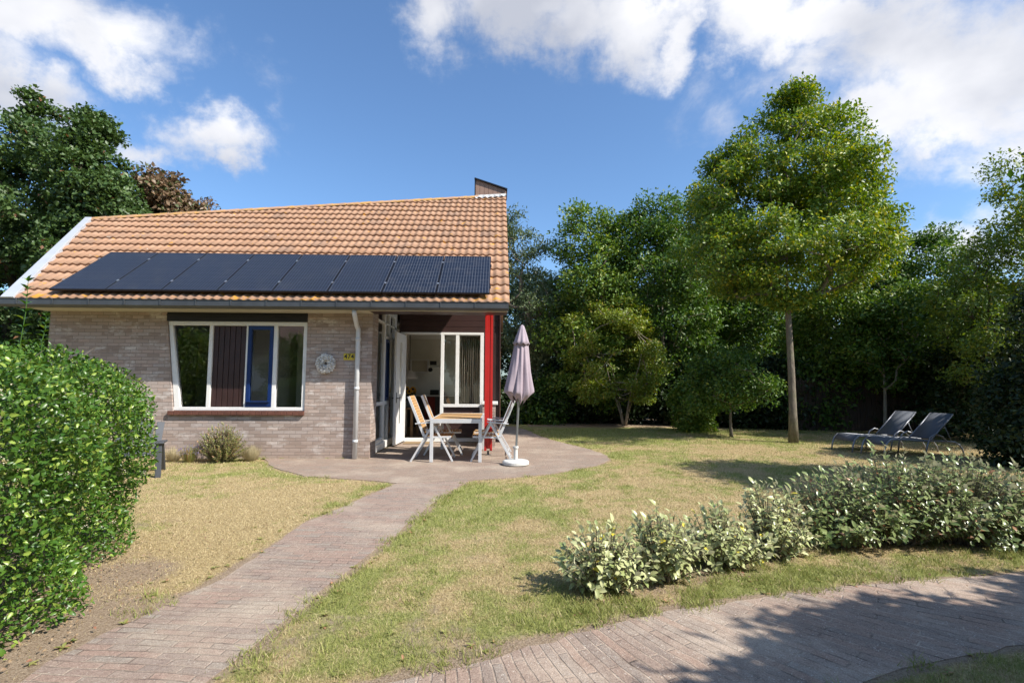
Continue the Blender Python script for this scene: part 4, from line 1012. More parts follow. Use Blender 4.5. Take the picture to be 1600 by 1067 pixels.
for k in range(8):
    a_ = k*2.4; q = Vector((math.cos(a_)*.11, math.sin(a_)*.11-.03, .42+.06*math.sin(k*3)))
    w.tube([(0, 0, .2), (q.x*.5, q.y*.5, .34), q], .005, 5); nn_ = Vector((q.x, q.y-.16, .08)).normalized(); u_ = nn_.cross(Vector((0, 0, 1))).normalized(); v_ = u_.cross(nn_)
    cen.tube([q, q+nn_*.015], .03, 10)
    for j in range(16):
        t_ = j*math.pi/8; PP.append(q+(u_*math.cos(t_)+v_*math.sin(t_))*.025); DD.append((u_*math.cos(t_)+v_*math.sin(t_))+nn_*.2)
w.build('stems', L['dark'], t0); cen.each('flower_centre', M['black'], t0)
PP = np.array(PP); DD = np.array(DD); V, F = leaf_geo(PP, DD, np.tile([0, -1., .1], (len(PP), 1)), .055, .026); np_mesh('petals', V, F, M['petal'], t0)
PP = r.normal(size=(60, 3))*[.09, .09, .06]+[0, 0, .32]; V, F = leaf_geo(PP, rdir(60, r), rdir(60, r), .10, .06); np_mesh('leaves', V, F, L['dark'], t0)
a = pix(663, 655, 14); b = pix(680, 624, 14)
t0 = thing('dining_chair', 'dark red upholstered dining chair in the kitchen', 'chair', ((a.x+b.x)/2, 14.2, .05)); hw = (b.x-a.x)/2
w = MB(); w.box((-hw, -.2, .36), (hw, .26, .45)); w.build('seat', M['red_in'] if 'red_in' in M else paint('dark_red_fabric', (.20, .025, .015), .8), t0, bevel=.02)
w = MB(); w.box((-hw, -.25, .455), (hw, -.2, .95)); w.build('backrest', D.materials['dark_red_fabric'], t0, bevel=.02)
for sx in (-1, 1):
    for sy in (-.2, .22): w = MB(); w.box((sx*(hw-.03)-.018, sy-.018, 0), (sx*(hw-.03)+.018, sy+.018, .359)); w.build('leg', M['teak'], t0)
w = MB(); a = pix(640, 695, 11.6); w.box((XD0+.05, YB-.42, .016), (XD1-.1, YB-.05, .03)); cover('doormat', 'brown coir doormat on the threshold of the open door', 'doormat', w, M['coir'], (XD0+.3, YB-.25, .014), bevel=.004)

# ------------------------------------------------------------------ terrace furniture
t0 = thing('garden_table', 'slatted teak garden table with pale metal frame on the terrace', 'table', (-.72, 9.95, 0.014))
TL, TW_ = 1.80, .90; w = MB(); k = 0; n = 18
for k in range(n):
    ya = -TL/2+.03+k*(TL-.06)/n; w.box((-TW_/2+.03, ya, .722), (TW_/2-.03, ya+(TL-.06)/n-.006, .742))
w.build('tabletop', M['teak'], t0, bevel=.002)
w = MB()
for s in (-1, 1):
    w.box((-TW_/2, s*TL/2-s*.03, .672), (TW_/2, s*TL/2, .744)); w.box((s*TW_/2-s*.03, -TL/2+.0305, .672), (s*TW_/2, TL/2-.0305, .744))
w.build('frame', M['alu'], t0, bevel=.003)
for sx in (-1, 1):
    for sy in (-1, 1): w = MB(); w.box((sx*(TW_/2+.001), sy*(TL/2+.001), 0), (sx*(TW_/2-.055), sy*(TL/2-.055), .671)); w.build('leg', M['alu'], t0, bevel=.003)

def chair():
    t0 = thing('folding_chair', '', 'chair', group='folding chairs around the garden table')
    W = .27
    bt, bb, sf = (-.49, 1.13), (-.20, .42), (.27, .43)
    w = MB()
    for s in (-1, 1): w.bar((bt[0], s*W, bt[1]), (bb[0]+.02, s*W, bb[1]-.04), .022, .045, (1, 0, 0))
    w.each('back_rail', M['alu'], t0, bevel=.003)
    w = MB(); n = 13
    for k in range(n):
        f = .02+.80*k/(n-1); x = bt[0]+(bb[0]-bt[0])*f+.014; z = bt[1]+(bb[1]-bt[1])*f; w.bar((x, -W+.012, z), (x, W-.012, z), .014, .046, (bt[0]-bb[0], 0, bt[1]-bb[1]))
    w.build('backrest', M['teak_seat'], t0, bevel=.002)
    w = MB()
    for s in (-1, 1): w.bar((bb[0]-.02, s*(W-.0), .415), (sf[0], s*(W-.0), .425), .022, .032)
    w.each('seat_rail', M['alu'], t0, bevel=.003)
    w = MB(); n = 8
    for k in range(n):
        x = bb[0]+.02+(sf[0]-bb[0]-.03)*k/(n-1); w.box((x-.024, -W+.012, .425), (x+.024, W-.012, .441))
    w.build('seat', M['teak_seat'], t0, bevel=.002)
    for s in (-1, 1):
        w = MB(); w.bar((-.36, s*(W+.015), .655), (.02, s*(W+.015), .69), .045, .02); w.build('armrest', M['alu'], t0, bevel=.004)
    y_ = W+.026
    for s in (-1, 1):
        w = MB(); w.bar((-.43, s*y_, .0), (-.03, s*y_, .68), .018, .032, (1, 0, 0)); w.build('rear_leg', M['alu'], t0, bevel=.003)
        w = MB(); w.bar((.30, s*(y_-.022), .0), (-.05, s*(y_-.022), .66), .018, .032, (1, 0, 0)); w.build('front_leg', M['alu'], t0, bevel=.003)
    w = MB(); w.tube([(-.385, -y_, .06), (-.385, y_, .06)], .010, 6); w.tube([(.27, -y_+.02, .06), (.27, y_-.02, .06)], .010, 6); w.each('stretcher', M['alu'], t0)
    return t0
ch = chair()
spots = [(-1.08, 9.42, 0, 'near left folding chair with teak slats and upright back beside the table'), (-.98, 10.22, R(4), 'far left folding chair with teak slats behind the nearer left one'),
         (-.16, 9.42, R(180), 'near right folding chair seen edge on between table and parasol'), (-.16, 10.15, R(178), 'far right folding chair seen edge on behind the red post')]
for i, (x, y, a, lab) in enumerate(spots):
    o = ch if i == 0 else copy_tree(ch); o.location = (x, y, .014); o.rotation_euler = (0, 0, a); o['label'] = lab

# parasol
pb = atz(806, 727, .014); tp_ = aty(816, 508, 8.81); par = thing('parasol', 'closed dusty pink parasol standing in a round white base', 'parasol', (pb.x, 8.8, .014))
dx = tp_.x-pb.x; HT = tp_.z-.014
w = MB(); w.lathe([(.20, 0), (.225, .012), (.225, .055), (.205, .075), (.10, .082), (.045, .085)], n=36); w.lathe([(.034, .08), (.034, .30)], n=18); w.lathe([(.045, .27), (.048, .29), (.045, .31)], n=18); w.build('base', M['base_white'], par, smooth=False, bevel=.004)
w = MB(); w.tube([(0, 0, .09), (dx, 0, HT-.03)], .019, 14); w.build('pole', M['parasol_pole'], par, smooth=True)
w = MB(); w.tube([(.0, -.05, .295), (0, -.085, .295)], .012, 8); w.build('knob', M['base_white'], par)
prof_c = [(1.04, .12), (1.08, .19), (1.13, .245), (1.19, .265), (1.33, .232), (1.55, .19), (1.75, .155), (1.95, .125), (2.08, .108), (2.16, .06)]
n = 96; vs = []; fs = []; HT0 = HT/2.33
for i, (z, rr_) in enumerate(prof_c):
    z *= HT0
    for j in range(n):
        t_ = 2*math.pi*j/n; fold = 1-abs(math.cos(t_*4+.5*math.sin(z*2)))**.6; k_ = .92-.42*fold*(.4+.7*max(0, (1.9-z))) + .10*math.sin(t_*2+1.1) + .05*math.sin(t_*11+z*3)
        zz_ = z + (.12*(.5-fold) + .045*math.sin(t_*2+.5) if i < 3 else 0); r_ = rr_*k_
        vs.append((dx*z/HT+r_*math.cos(t_), r_*math.sin(t_), zz_))
for i in range(len(prof_c)-1):
    for j in range(n): fs.append((i*n+j, i*n+(j+1) % n, (i+1)*n+(j+1) % n, (i+1)*n+j))
w = MB(); w.add(vs, fs); cano = w.build('canopy', M['parasol'], par, smooth=True); s_ = cano.modifiers.new('thick', 'SOLIDIFY'); s_.thickness = .004; s_ = cano.modifiers.new('sub', 'SUBSURF'); s_.levels = 1; s_.render_levels = 1
w = MB(); vs = []; fs = []; pc_ = [(2.00, .138), (2.06, .118), (2.14, .095), (2.24, .062), (2.31, .035), (2.335, .008)]
for i, (z, rr_) in enumerate(pc_):
    z *= HT0
    for j in range(n):
        t_ = 2*math.pi*j/n; k_ = 1+.10*math.sin(t_*8)*(1-i/6); vs.append((dx*z/HT+rr_*k_*math.cos(t_), rr_*k_*math.sin(t_), z+(.018*math.sin(t_*8) if i == 0 else 0)))
for i in range(5):
    for j in range(n): fs.append((i*n+j, i*n+(j+1) % n, (i+1)*n+(j+1) % n, (i+1)*n+j))
w.add(vs, fs); o = w.build('top_vent', M['parasol'], par, smooth=True); s_ = o.modifiers.new('thick', 'SOLIDIFY'); s_.thickness = .004

# loungers
def lounger():
    t0 = thing('sun_lounger', '', 'sun lounger', group='sun loungers on the lawn')
    W = .26; zs = .33
    # side profile (x forward to head, z)
    seat = [(.0, zs-.09), (.03, zs-.02), (.10, zs+.01), (.35, zs), (.8, zs-.03), (1.22, zs-.03)]
    for s in (-1, 1):
        w = MB(); w.tube([(.0-.10, s*W, .0), (-.07, s*W, .14), (-.01, s*W, .26), (.09, s*W, zs), (.35, s*W, zs), (.8, s*W, zs-.03), (1.25, s*W, zs-.04), (1.75, s*W, zs-.06), (1.88, s*W, zs-.12), (1.96, s*W, .12), (2.0, s*W, 0)], .017, 8); w.build('side_rail', M['lounger_frame'], t0, smooth=True)
        w = MB(); w.tube([(.93, s*(W+.03), 0), (.98, s*(W+.04), .2), (1.07, s*(W+.04), .37), (1.22, s*(W+.04), .43), (1.40, s*(W+.03), .38), (1.56, s*W, zs-.05)], .015, 8); w.build('arm', M['lounger_frame'], t0, smooth=True)
    w = MB()
    for x in (.1, .95, 1.55): w.tube([(x, -W, zs-.045), (x, W, zs-.045)], .013, 6)
    w.each('crossbar', M['lounger_frame'], t0, smooth=True); w = MB()
    bt = (1.80, .80); bb_ = (1.18, zs-.02)
    w.tube([(bb_[0], -W+.03, bb_[1]), (bt[0], -W+.03, bt[1]), (bt[0], W-.03, bt[1]), (bb_[0], W-.03, bb_[1])], .014, 8)
    w.build('back_frame', M['lounger_frame'], t0, smooth=True); w = MB()
    w.tube([(1.58, -W+.05, .60), (1.75, -W+.05, zs-.06), (1.75, W-.05, zs-.06), (1.58, W-.05, .60)], .009, 6)
    w.build('back_prop', M['lounger_frame'], t0, smooth=True)
    def strip(pts, name):
        w = MB(); vs = []
        for x, z in pts: vs += [(x, -W+.02, z), (x, W-.02, z)]
        k = len(pts); w.add(vs, [(2*i, 2*i+1, 2*i+3, 2*i+2) for i in range(k-1)]); o = w.build(name, M['fabric_dark'], t0, smooth=True); m_ = o.modifiers.new('thick', 'SOLIDIFY'); m_.thickness = .008; m_.offset = 0
    strip([(-.03, .22), (.01, .29), (.09, zs+.015), (.35, zs+.005), (.8, zs-.03), (1.2, zs-.03)], 'seat'); strip([(1.2, zs-.0), (1.5, .555), (1.81, .815)], 'backrest')
    for o in D.objects:
        if o.parent == t0:
            for v in o.data.vertices: v.co.x *= .88
    return t0
lg = lounger()
f1 = (atz(1300, 702.5)+atz(1329.5, 707))/2; f2n = atz(1381, 714.8); h2 = atz(1508, 706)
hd = (h2-f2n); ang = R(10)
lg.location = (f1.x+.1*math.cos(ang), f1.y+.1*math.sin(ang), .004); lg.rotation_euler = (0, 0, ang); lg['label'] = 'grey sling sun lounger standing farther back and to the left of its twin'
l2 = copy_tree(lg); off_ = Vector((-math.sin(ang), math.cos(ang), 0))*.26
l2.location = (f2n.x+off_.x+.1*math.cos(ang), f2n.y+off_.y+.1*math.sin(ang), .004); l2.rotation_euler = (0, 0, ang-.03); l2['label'] = 'grey sling sun lounger nearer the camera and the dark bushes'

# dark garden chair half behind the hedge
c = atz(240, 750); t0 = thing('garden_chair', 'dark grey plastic garden chair half hidden behind the clipped hedge', 'chair', (c.x-.34, c.y+.05, 0), R(28))
w = MB()
for k in range(6): w.bar((-.24, -.02+k*.085, .33+.0*k), (.24, -.02+k*.085, .33-.012*k), .02, .07, (0, 1, 0))
w.build('seat', M['plastic_dark'], t0, bevel=.006)
w = MB()
for k in range(5): w.bar((-.22+k*.11, .42, .28), (-.26+k*.13, .62, .82-.03*abs(k-2)), .10, .02, (0, 1, 0))
w.build('backrest', M['plastic_dark'], t0, bevel=.006)
for s in (-1, 1):
    w = MB(); w.bar((s*.31, -.06, .50), (s*.31, .60, .47), .10, .025); w.build('armrest', M['plastic_dark'], t0, bevel=.006)
    w = MB(); w.bar((s*.31, -.03, 0), (s*.30, .0, .487), .075, .05); w.build('leg', M['plastic_dark'], t0, bevel=.008)
    w = MB(); w.bar((s*.31, .72, 0), (s*.29, .44, .46), .075, .05); w.build('leg', M['plastic_dark'], t0, bevel=.008)

# ------------------------------------------------------------------ hedge
def hedge():
    root = thing('privet_hedge', 'tall clipped green privet hedge at the left of the paved path', 'hedge', (hedge_c[0], hedge_c[1], 0))
    r = np.random.default_rng(12); th = math.atan2(.39, .92); u = np.array([math.cos(th), math.sin(th)]); v = np.array([-u[1], u[0]]); A, B, Ht = 1.97, 1.46, 1.57
    def f(P, n_=4.6):
        zz = np.where(P[:, 2] > .55, (P[:, 2]-.55)/(Ht-.55), 0); tap = 1-np.clip(.55-P[:, 2], 0, 1)*.04
        a = np.abs(P[:, 0]/(A*tap)); b = np.abs(P[:, 1]/(B*tap))
        nz = .07*np.sin(P[:, 0]*3.1+P[:, 2]*4)+.07*np.sin(P[:, 1]*4.3+1+P[:, 2]*2)+.05*np.sin(P[:, 0]*7+P[:, 1]*6+P[:, 2]*7)
        k = (a**8+b**8)**.125; n_ = 5.0
        return (k**n_+np.abs(zz)**n_)**(1/n_)+nz*.55
    def sample(n, lo, hi):
        out_ = []
        while sum(map(len, out_)) < n:
            P = r.uniform([-2.2, -1.65, .02], [2.2, 1.65, 1.85], (n*4, 3)); k = f(P); out_.append(P[(k > lo) & (k < hi)])
        return np.concatenate(out_)[:n]
    P = np.concatenate([sample(76000, .93, 1.035), sample(30000, .75, .93)])
    e = .01; f0 = f(P); G = np.stack([(f(P+np.eye(3)[i]*e)-f0)/e for i in range(3)], 1); G = nrmz(G)
    n = len(P); Dd = nrmz(G*.65+rdir(n, r)+np.array([0, 0, .35])); N = nrmz(G*.6+rdir(n, r)*.75+np.array([0, 0, .45])); S = .022+.023*r.random(n)
    def tow(Q): return np.stack([Q[:, 0]*u[0]+Q[:, 1]*v[0], Q[:, 0]*u[1]+Q[:, 1]*v[1], Q[:, 2]], 1)
    V, F = leaf_geo(tow(P), tow(Dd), tow(N), S, S*.52, True, .18); np_mesh('foliage', V, F, L['hedge'], root)
    w = MB(); rr_ = random.Random(4)
    for k in range(170):
        a = rr_.uniform(-1.4, 1.4); b = rr_.uniform(-.9, .9); a2 = a+rr_.uniform(-.5, .5); b2 = b+rr_.uniform(-.5, .5)
        p = tow(np.array([[a, b, 0], [(a+a2)/2, (b+b2)/2, .6], [a2*.85, b2*.85, 1.25]])); w.tube([tuple(q) for q in p], [.014, .009, .004], 5, False)
    stems = w
    w = MB(); Q = sample(150, .93, 1.0)
    for q in Q:
        q2 = q*np.array([1.03, 1.03, 1.02])+r.normal(size=3)*.05; pp = tow(np.array([q*np.array([.9, .9, .96]), q, q2])); w.tube([tuple(c_) for c_ in pp], [.004, .003, .0015], 5, False)
    w.v += stems.v and []; k0 = len(stems.v); stems.f += [tuple(i+k0 for i in f_) for f_ in w.f]; stems.v += w.v; stems.build('stems', M['bark_grey'], root)
    # small cream flower heads
    Q = sample(34, .99, 1.03); PP = np.repeat(Q, 26, 0)+r.normal(size=(34*26, 3))*.014; V, F = leaf_geo(tow(PP), rdir(len(PP), r), rdir(len(PP), r), .010, .008); np_mesh('blossom', V, F, L['flower'], root)
    # two long shoots standing above the top
    for i, (bp, tp2, n_) in enumerate(((aty(32, 535, 3.5), aty(44, 440, 3.5), 9), (aty(66, 532, 3.6), aty(72, 494, 3.6), 7))):
        b_ = bp-Vector((*hedge_c, 0)); t_ = tp2-Vector((*hedge_c, 0)); sh = MB(); sh.tube([b_-Vector((0, 0, .25)), b_, (b_+t_)/2+Vector((.01, 0, 0)), t_], [.0035, .003, .0025, .0015], 6); so_ = sh.build('shoot', M['herb_stem'] if 'herb_stem' in M else L['hedge'], root)
        P = []; Dl = []
        for k in range(n_):
            f_ = k/(n_-1)
            for s in (0, math.pi):
                a = k*1.57+s; P.append(b_+(t_-b_)*f_); Dl.append((math.cos(a), math.sin(a), .35+.6*f_))
        P.append(t_); Dl.append((.1, 0, 1)); Dl = np.array(Dl); P = np.array(P); N = nrmz(np.array([0, 0, 1.])-Dl*.3+rdir(len(P), r)*.15)
        V, F = leaf_geo(P, Dl, N, np.linspace(.085, .05, len(P))*(1 if i == 0 else .75), .030, True, .25); np_mesh('leaves', V, F, L['hedge'], so_)
hedge()

# ------------------------------------------------------------------ shrubs built from leafy shoots
def shoot_shrub(name, label, cat, c, rx, ry, h, nsh, nlf, ls, lw_, leaf, seed, group=None, upright=.5, stem='bark_grey', base_h=0.0, spread=.25):
    r = np.random.default_rng(seed); root = thing(name, label, cat, (c[0], c[1], 0), group=group); w = MB(); P = []; Dl = []; N = []
    for k in range(nsh):
        a = r.random()*6.283; q = r.random()**.5; el = r.random()
        hz = h*(1-.62*q**2.2)*(.80+.28*r.random())*(1-.55*(r.random() < .35)*q*r.random())
        b = Vector((rx*spread*q*math.cos(a), ry*spread*q*math.sin(a), 0)); t = Vector((rx*q*math.cos(a), ry*q*math.sin(a), hz))
        m1_ = b.lerp(t, .5)+Vector((0, 0, hz*.10))+Vector(r.normal(size=3)*.02)
        pts = [b.lerp(m1_, f)*(1-f)+m1_.lerp(t, f)*f for f in [i/5 for i in range(6)]]
        w.tube(pts, [.006, .005, .0045, .004, .003, .0015], 4, False)
        for j in range(nlf):
            f = 1-.85*(j/nlf)**.9*(.95+.05*r.random()); i = min(4, int(f*5)); g_ = f*5-i; p = pts[i].lerp(pts[i+1], g_); dr = (pts[i+1]-pts[i]).normalized()
            a2 = j*2.4+r.random()*.8; s1 = dr.cross(Vector((.3, .2, 1))).normalized(); s2 = dr.cross(s1); sd_ = s1*math.cos(a2)+s2*math.sin(a2)
            op = .35+.65*min(1, j/4); P.append(p); Dl.append(sd_*op+dr*(upright+(1-op)*.8)+Vector(r.normal(size=3)*.18)); N.append(dr-sd_*.4+Vector((0, 0, .6))+Vector(r.normal(size=3)*.3))
    w.build('stems', M[stem], root)
    P = np.array(P); n = len(P); P[:, 2] = np.maximum(P[:, 2], .03); S = ls*(.6+.7*r.random(n)); V, F = leaf_geo(P, np.array(Dl), nrmz(np.array(N)), S, S*lw_/ls, True, .15); np_mesh('foliage', V, F, L[leaf], root)
    return root
G1 = 'silver leaved shrubs along the paved lane'
def sp_(px, py): c = atz(px, py); return (c.x, c.y)
S0 = [('small pale silver leaved shrub at the left end of the row', (940, 925), .27, .24, .47, 60, 15, 'elae'),
      ('pale silver leaved shrub with yellow leaves, second from the left end', (1035, 905), .27, .26, .52, 66, 16, 'elae'),
      ('pale silver leaved shrub with a low spreading middle', (1130, 885), .30, .27, .48, 66, 16, 'elae'),
      ('pale silver leaved shrub with tall upright shoots beside the big ones', (1205, 868), .32, .28, .60, 70, 16, 'elae'),
      ('olive silver shrub at the left edge of the large mass', (1305, 850), .46, .38, .66, 120, 18, 'elaed'),
      ('large dense olive silver shrub in front of the loungers', (1400, 846), .60, .45, .84, 210, 19, 'elaed'),
      ('large spreading olive silver shrub near the right of the photo', (1500, 846), .58, .45, .78, 190, 19, 'elaed'),
      ('olive silver shrub at the right edge of the photo', (1600, 846), .55, .45, .68, 170, 18, 'elaed')]
for i, (lab, pp, rx, ry, h, ns, nl, lf) in enumerate(S0):
    shoot_shrub('silver_shrub', lab, 'shrub', sp_(*pp), rx*1.22, ry*1.15, h*.97, int(ns*1.25), nl, .053, .029, lf, 40+i, G1, upright=.25)
c = aty(343, 712, 9.1)
shoot_shrub('hebe_shrub', 'low rounded olive and pink tinged shrub under the front window', 'shrub', (c.x, 9.15), .46, .30, .62, 260, 26, .038, .013, 'herb', 60, upright=1.0)
def tuft(name, label, px, Y, h, n, mat, seed, spread=.8, purple=False):
    r = np.random.default_rng(seed); x = aty(px, 700, Y).x; root = thing(name, label, 'plant', (x, Y, 0)); a = r.random(n)*6.283; q = r.random(n)**.6; H = h*(.6+.5*r.random(n))
    P = np.stack([.06*np.cos(a)*q, .06*np.sin(a)*q, np.zeros(n)], 1); Dd = np.stack([np.cos(a)*q*spread, np.sin(a)*q*spread, np.ones(n)*.8], 1); N = np.stack([np.cos(a), np.sin(a), np.ones(n)*.3], 1)
    V, F = leaf_geo(P, Dd, N, H, .006, True, .25); np_mesh('blades', V, F, L[mat], root)
    if purple:
        k = n//2; tips = P[:k]+nrmz(Dd[:k])*H[:k][:, None]*.95; tips = np.repeat(tips, 5, 0)+r.normal(size=(k*5, 3))*.012; V, F = leaf_geo(tips, rdir(k*5, r), rdir(k*5, r), .014, .010); np_mesh('flowers', V, F, L['lav'], root)
tuft('grass_tuft', 'straw coloured ornamental grass tuft right of the window shrub', 393, 9.25, .28, 520, 'straw', 71)
tuft('grass_tuft', 'pale ornamental grass tuft at the left, near the hedge', 272, 9.2, .26, 380, 'straw', 72)
tuft('lavender', 'small lavender plant left of the window shrub', 297, 9.1, .30, 300, 'herb', 73, .6, True)

# ------------------------------------------------------------------ trees
GT = 'trees round the garden'
tree('oak_tree', 'tall dominant broadleaf tree with a straight grey trunk on the lawn', 'tree', 12.1, [(158, 1215, 1310), (176, 1175, 1325), (190, 1175, 1330), (215, 1122, 1335), (240, 1130, 1352), (262, 1100, 1350), (290, 1092, 1372), (320, 1086, 1372), (350, 1066, 1396), (385, 1050, 1390), (410, 1062, 1402), (438, 1085, 1360), (458, 1130, 1300), (472, 1190, 1262)],
     base=tuple(atz(1240, 692)[:2]), leaf='oak', bark_='bark_grey', nclump=430, nleaf=86000, lsize=.086, lobe_frac=.8, lobes=11, r_base=.092, seed=21, depth=.72, clump=.33, trunk_top=6.4, flat=.55)
tree('sycamore_tree', 'dark green sycamore at the far left edge behind the hedge', 'tree', 16.5, [(146, 30, 62), (175, 0, 110), (215, -40, 140), (280, -90, 150), (380, -110, 140), (470, -100, 110), (560, -80, 90)], leaf='sycamore', nclump=300, nleaf=46000, lsize=.125, lasp=.75, r_base=.16, seed=22, clump=.42, group=GT, flat=.5)
tree('sycamore_tree', 'dark green sycamore rising behind the left end of the roof', 'tree', 15.5, [(176, 128, 160), (205, 112, 182), (255, 92, 205), (320, 85, 220), (400, 70, 215), (480, 40, 150), (530, 30, 120)], leaf='sycamore', nclump=280, nleaf=42000, lsize=.12, lasp=.75, r_base=.15, seed=23, clump=.38, group=GT, flat=.5)
tree('maple_tree', 'copper brown tree top behind the roof ridge', 'tree', 19, [(240, 240, 250), (262, 228, 272), (295, 205, 300), (325, 208, 312), (360, 215, 305), (420, 220, 300), (480, 230, 290)], leaf='maple', nclump=110, nleaf=12000, lsize=.15, lasp=.75, r_base=.16, seed=24, clump=.36, group=GT)
tree('maple_tree', 'small copper tree tip just above the ridge tiles', 'tree', 19.5, [(308, 319, 327), (322, 303, 340), (345, 295, 350), (400, 300, 345), (450, 305, 340)], leaf='maple', nclump=40, nleaf=3500, lsize=.13, r_base=.09, seed=25, clump=.3, group=GT)
tree('willow_tree', 'loose grey green tree directly right of the house', 'tree', 19, [(332, 790, 812), (362, 775, 838), (395, 770, 868), (450, 770, 885), (520, 775, 890), (580, 785, 868), (630, 800, 850)], leaf='willow', bark_='bark_grey', nclump=170, nleaf=17000, lsize=.13, lasp=.35, r_base=.12, seed=26, clump=.34, group=GT)
tree('alder_tree', 'mid green pointed tree behind the multi-stemmed one', 'tree', 18, [(326, 892, 930), (350, 872, 968), (395, 866, 1000), (440, 858, 1015), (500, 845, 1020), (570, 840, 1010), (630, 850, 990)], leaf='bright', nclump=240, nleaf=34000, lsize=.12, r_base=.10, seed=27, clump=.42, group=GT)
tree('alder_tree', 'leafy tree with a thin pale stem left of the tallest tree', 'tree', 17.6, [(312, 1005, 1048), (340, 975, 1085), (395, 960, 1110), (450, 960, 1120), (520, 970, 1120), (600, 985, 1105)], leaf='mid', bark_='bark_pale', nclump=230, nleaf=30000, lsize=.115, r_base=.08, seed=28, clump=.40, group=GT)
tree('alder_tree', 'dark tree directly left of the tallest tree, behind it', 'tree', 19.5, [(305, 1070, 1110), (330, 1040, 1150), (380, 1030, 1200), (450, 1050, 1220), (520, 1080, 1215), (560, 1100, 1190)], leaf='mid', bark_='bark_pale', nclump=240, nleaf=34000, lsize=.13, r_base=.08, seed=29, clump=.48, group=GT)
tree('hazel_tree', 'sunlit green tree behind the grey trunk on its right', 'tree', 15.8, [(385, 1290, 1370), (415, 1240, 1410), (470, 1225, 1440), (540, 1235, 1450), (600, 1255, 1425)], leaf='bright', nclump=230, nleaf=34000, lsize=.11, r_base=.08, seed=30, clump=.40, group=GT)
tree('hawthorn_tree', 'ragged tree with wispy sprays between the tallest tree and the right edge', 'tree', 15, [(346, 1455, 1476), (380, 1425, 1485), (405, 1385, 1520), (450, 1365, 1545), (520, 1365, 1540), (590, 1385, 1520)], leaf='mid', nclump=230, nleaf=30000, lsize=.10, r_base=.08, seed=31, clump=.36, group=GT)
tree('birch_tree', 'slender crooked tree behind the sun loungers', 'tree', 14.2, [(470, 1335, 1420), (520, 1320, 1440), (570, 1330, 1430), (600, 1350, 1410)], base=tuple(aty(1383, 672, 14.2)[:2]), leaf='mid', bark_='bark_pale', nclump=90, nleaf=9000, lsize=.10, r_base=.05, seed=32, clump=.34, group=GT)
tree('elm_tree', 'tall arching yellow green tree at the right edge of the photo', 'tree', 11.5, [(222, 1570, 1600), (258, 1535, 1680), (310, 1560, 1740), (350, 1530, 1760), (400, 1500, 1760), (450, 1455, 1760), (520, 1465, 1780), (590, 1490, 1780)], leaf='yellow', nclump=330, nleaf=46000, lsize=.08, r_base=.13, seed=33, clump=.32, group=GT)
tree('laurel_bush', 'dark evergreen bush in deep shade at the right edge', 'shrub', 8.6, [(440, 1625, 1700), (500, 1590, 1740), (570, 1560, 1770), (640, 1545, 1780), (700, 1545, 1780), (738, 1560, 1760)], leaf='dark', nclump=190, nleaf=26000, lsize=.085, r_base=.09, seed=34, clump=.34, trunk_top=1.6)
bt_ = atz(972, 664)
tree('maple_tree', 'small multi-stemmed yellow green tree on the far lawn', 'tree', bt_.y-.3, [(474, 935, 985), (492, 895, 1010), (522, 868, 1040), (560, 866, 1052), (595, 880, 1045), (622, 900, 1010)], base=(bt_.x, bt_.y-.3), leaf='lime', bark_='bark_pale', nclump=170, nleaf=21000, lsize=.085, lobe_frac=.7, r_base=.055, seed=35, clump=.30, stems=4, flat=.45)
bt_ = atz(1143, 683)
tree('cherry_tree', 'small dark leaved tree with a thin stem left of the tallest trunk', 'tree', bt_.y, [(545, 1110, 1165), (568, 1080, 1200), (605, 1070, 1215), (640, 1085, 1200)], base=(bt_.x, bt_.y), leaf='mid', bark_='bark_grey', nclump=110, nleaf=11000, lsize=.085, lobe_frac=.6, r_base=.04, seed=36, clump=.28)
tree('viburnum_bush', 'low bright bush between the multi-stemmed tree and the thin stemmed one', 'shrub', 15.0, [(610, 1060, 1100), (630, 1040, 1118), (655, 1042, 1122), (668, 1050, 1115)], leaf='bright', nclump=60, nleaf=6500, lsize=.10, r_base=.03, seed=37, clump=.26)
# undergrowth behind: each bush a thing
GU = 'bushes of the dark undergrowth'
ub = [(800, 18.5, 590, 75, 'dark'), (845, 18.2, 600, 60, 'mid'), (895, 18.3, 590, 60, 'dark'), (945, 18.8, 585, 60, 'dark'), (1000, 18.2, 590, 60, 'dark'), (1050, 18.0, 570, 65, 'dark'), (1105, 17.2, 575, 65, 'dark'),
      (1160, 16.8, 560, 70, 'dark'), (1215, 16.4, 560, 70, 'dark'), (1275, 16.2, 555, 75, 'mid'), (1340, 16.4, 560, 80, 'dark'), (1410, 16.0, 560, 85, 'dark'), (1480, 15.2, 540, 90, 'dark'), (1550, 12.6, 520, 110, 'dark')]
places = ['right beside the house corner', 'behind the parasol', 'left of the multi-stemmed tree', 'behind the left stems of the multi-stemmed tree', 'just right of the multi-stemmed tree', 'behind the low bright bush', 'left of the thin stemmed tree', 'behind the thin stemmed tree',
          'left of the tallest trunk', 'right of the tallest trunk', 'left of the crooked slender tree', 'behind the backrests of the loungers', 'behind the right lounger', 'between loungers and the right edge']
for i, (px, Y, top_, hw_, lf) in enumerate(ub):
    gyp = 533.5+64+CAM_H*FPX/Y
    tree('undergrowth_bush', 'dark bush of the undergrowth, %s' % places[i], 'shrub', Y, [(top_, px-hw_*.4, px+hw_*.4), (top_+25, px-hw_*.85, px+hw_*.85), (gyp-40, px-hw_, px+hw_), (gyp-8, px-hw_*.9, px+hw_*.9)], leaf=lf, nclump=110, nleaf=9500, lsize=.13, r_base=.04, seed=80+i, clump=.42, group=GU, trunk_top=1.2)
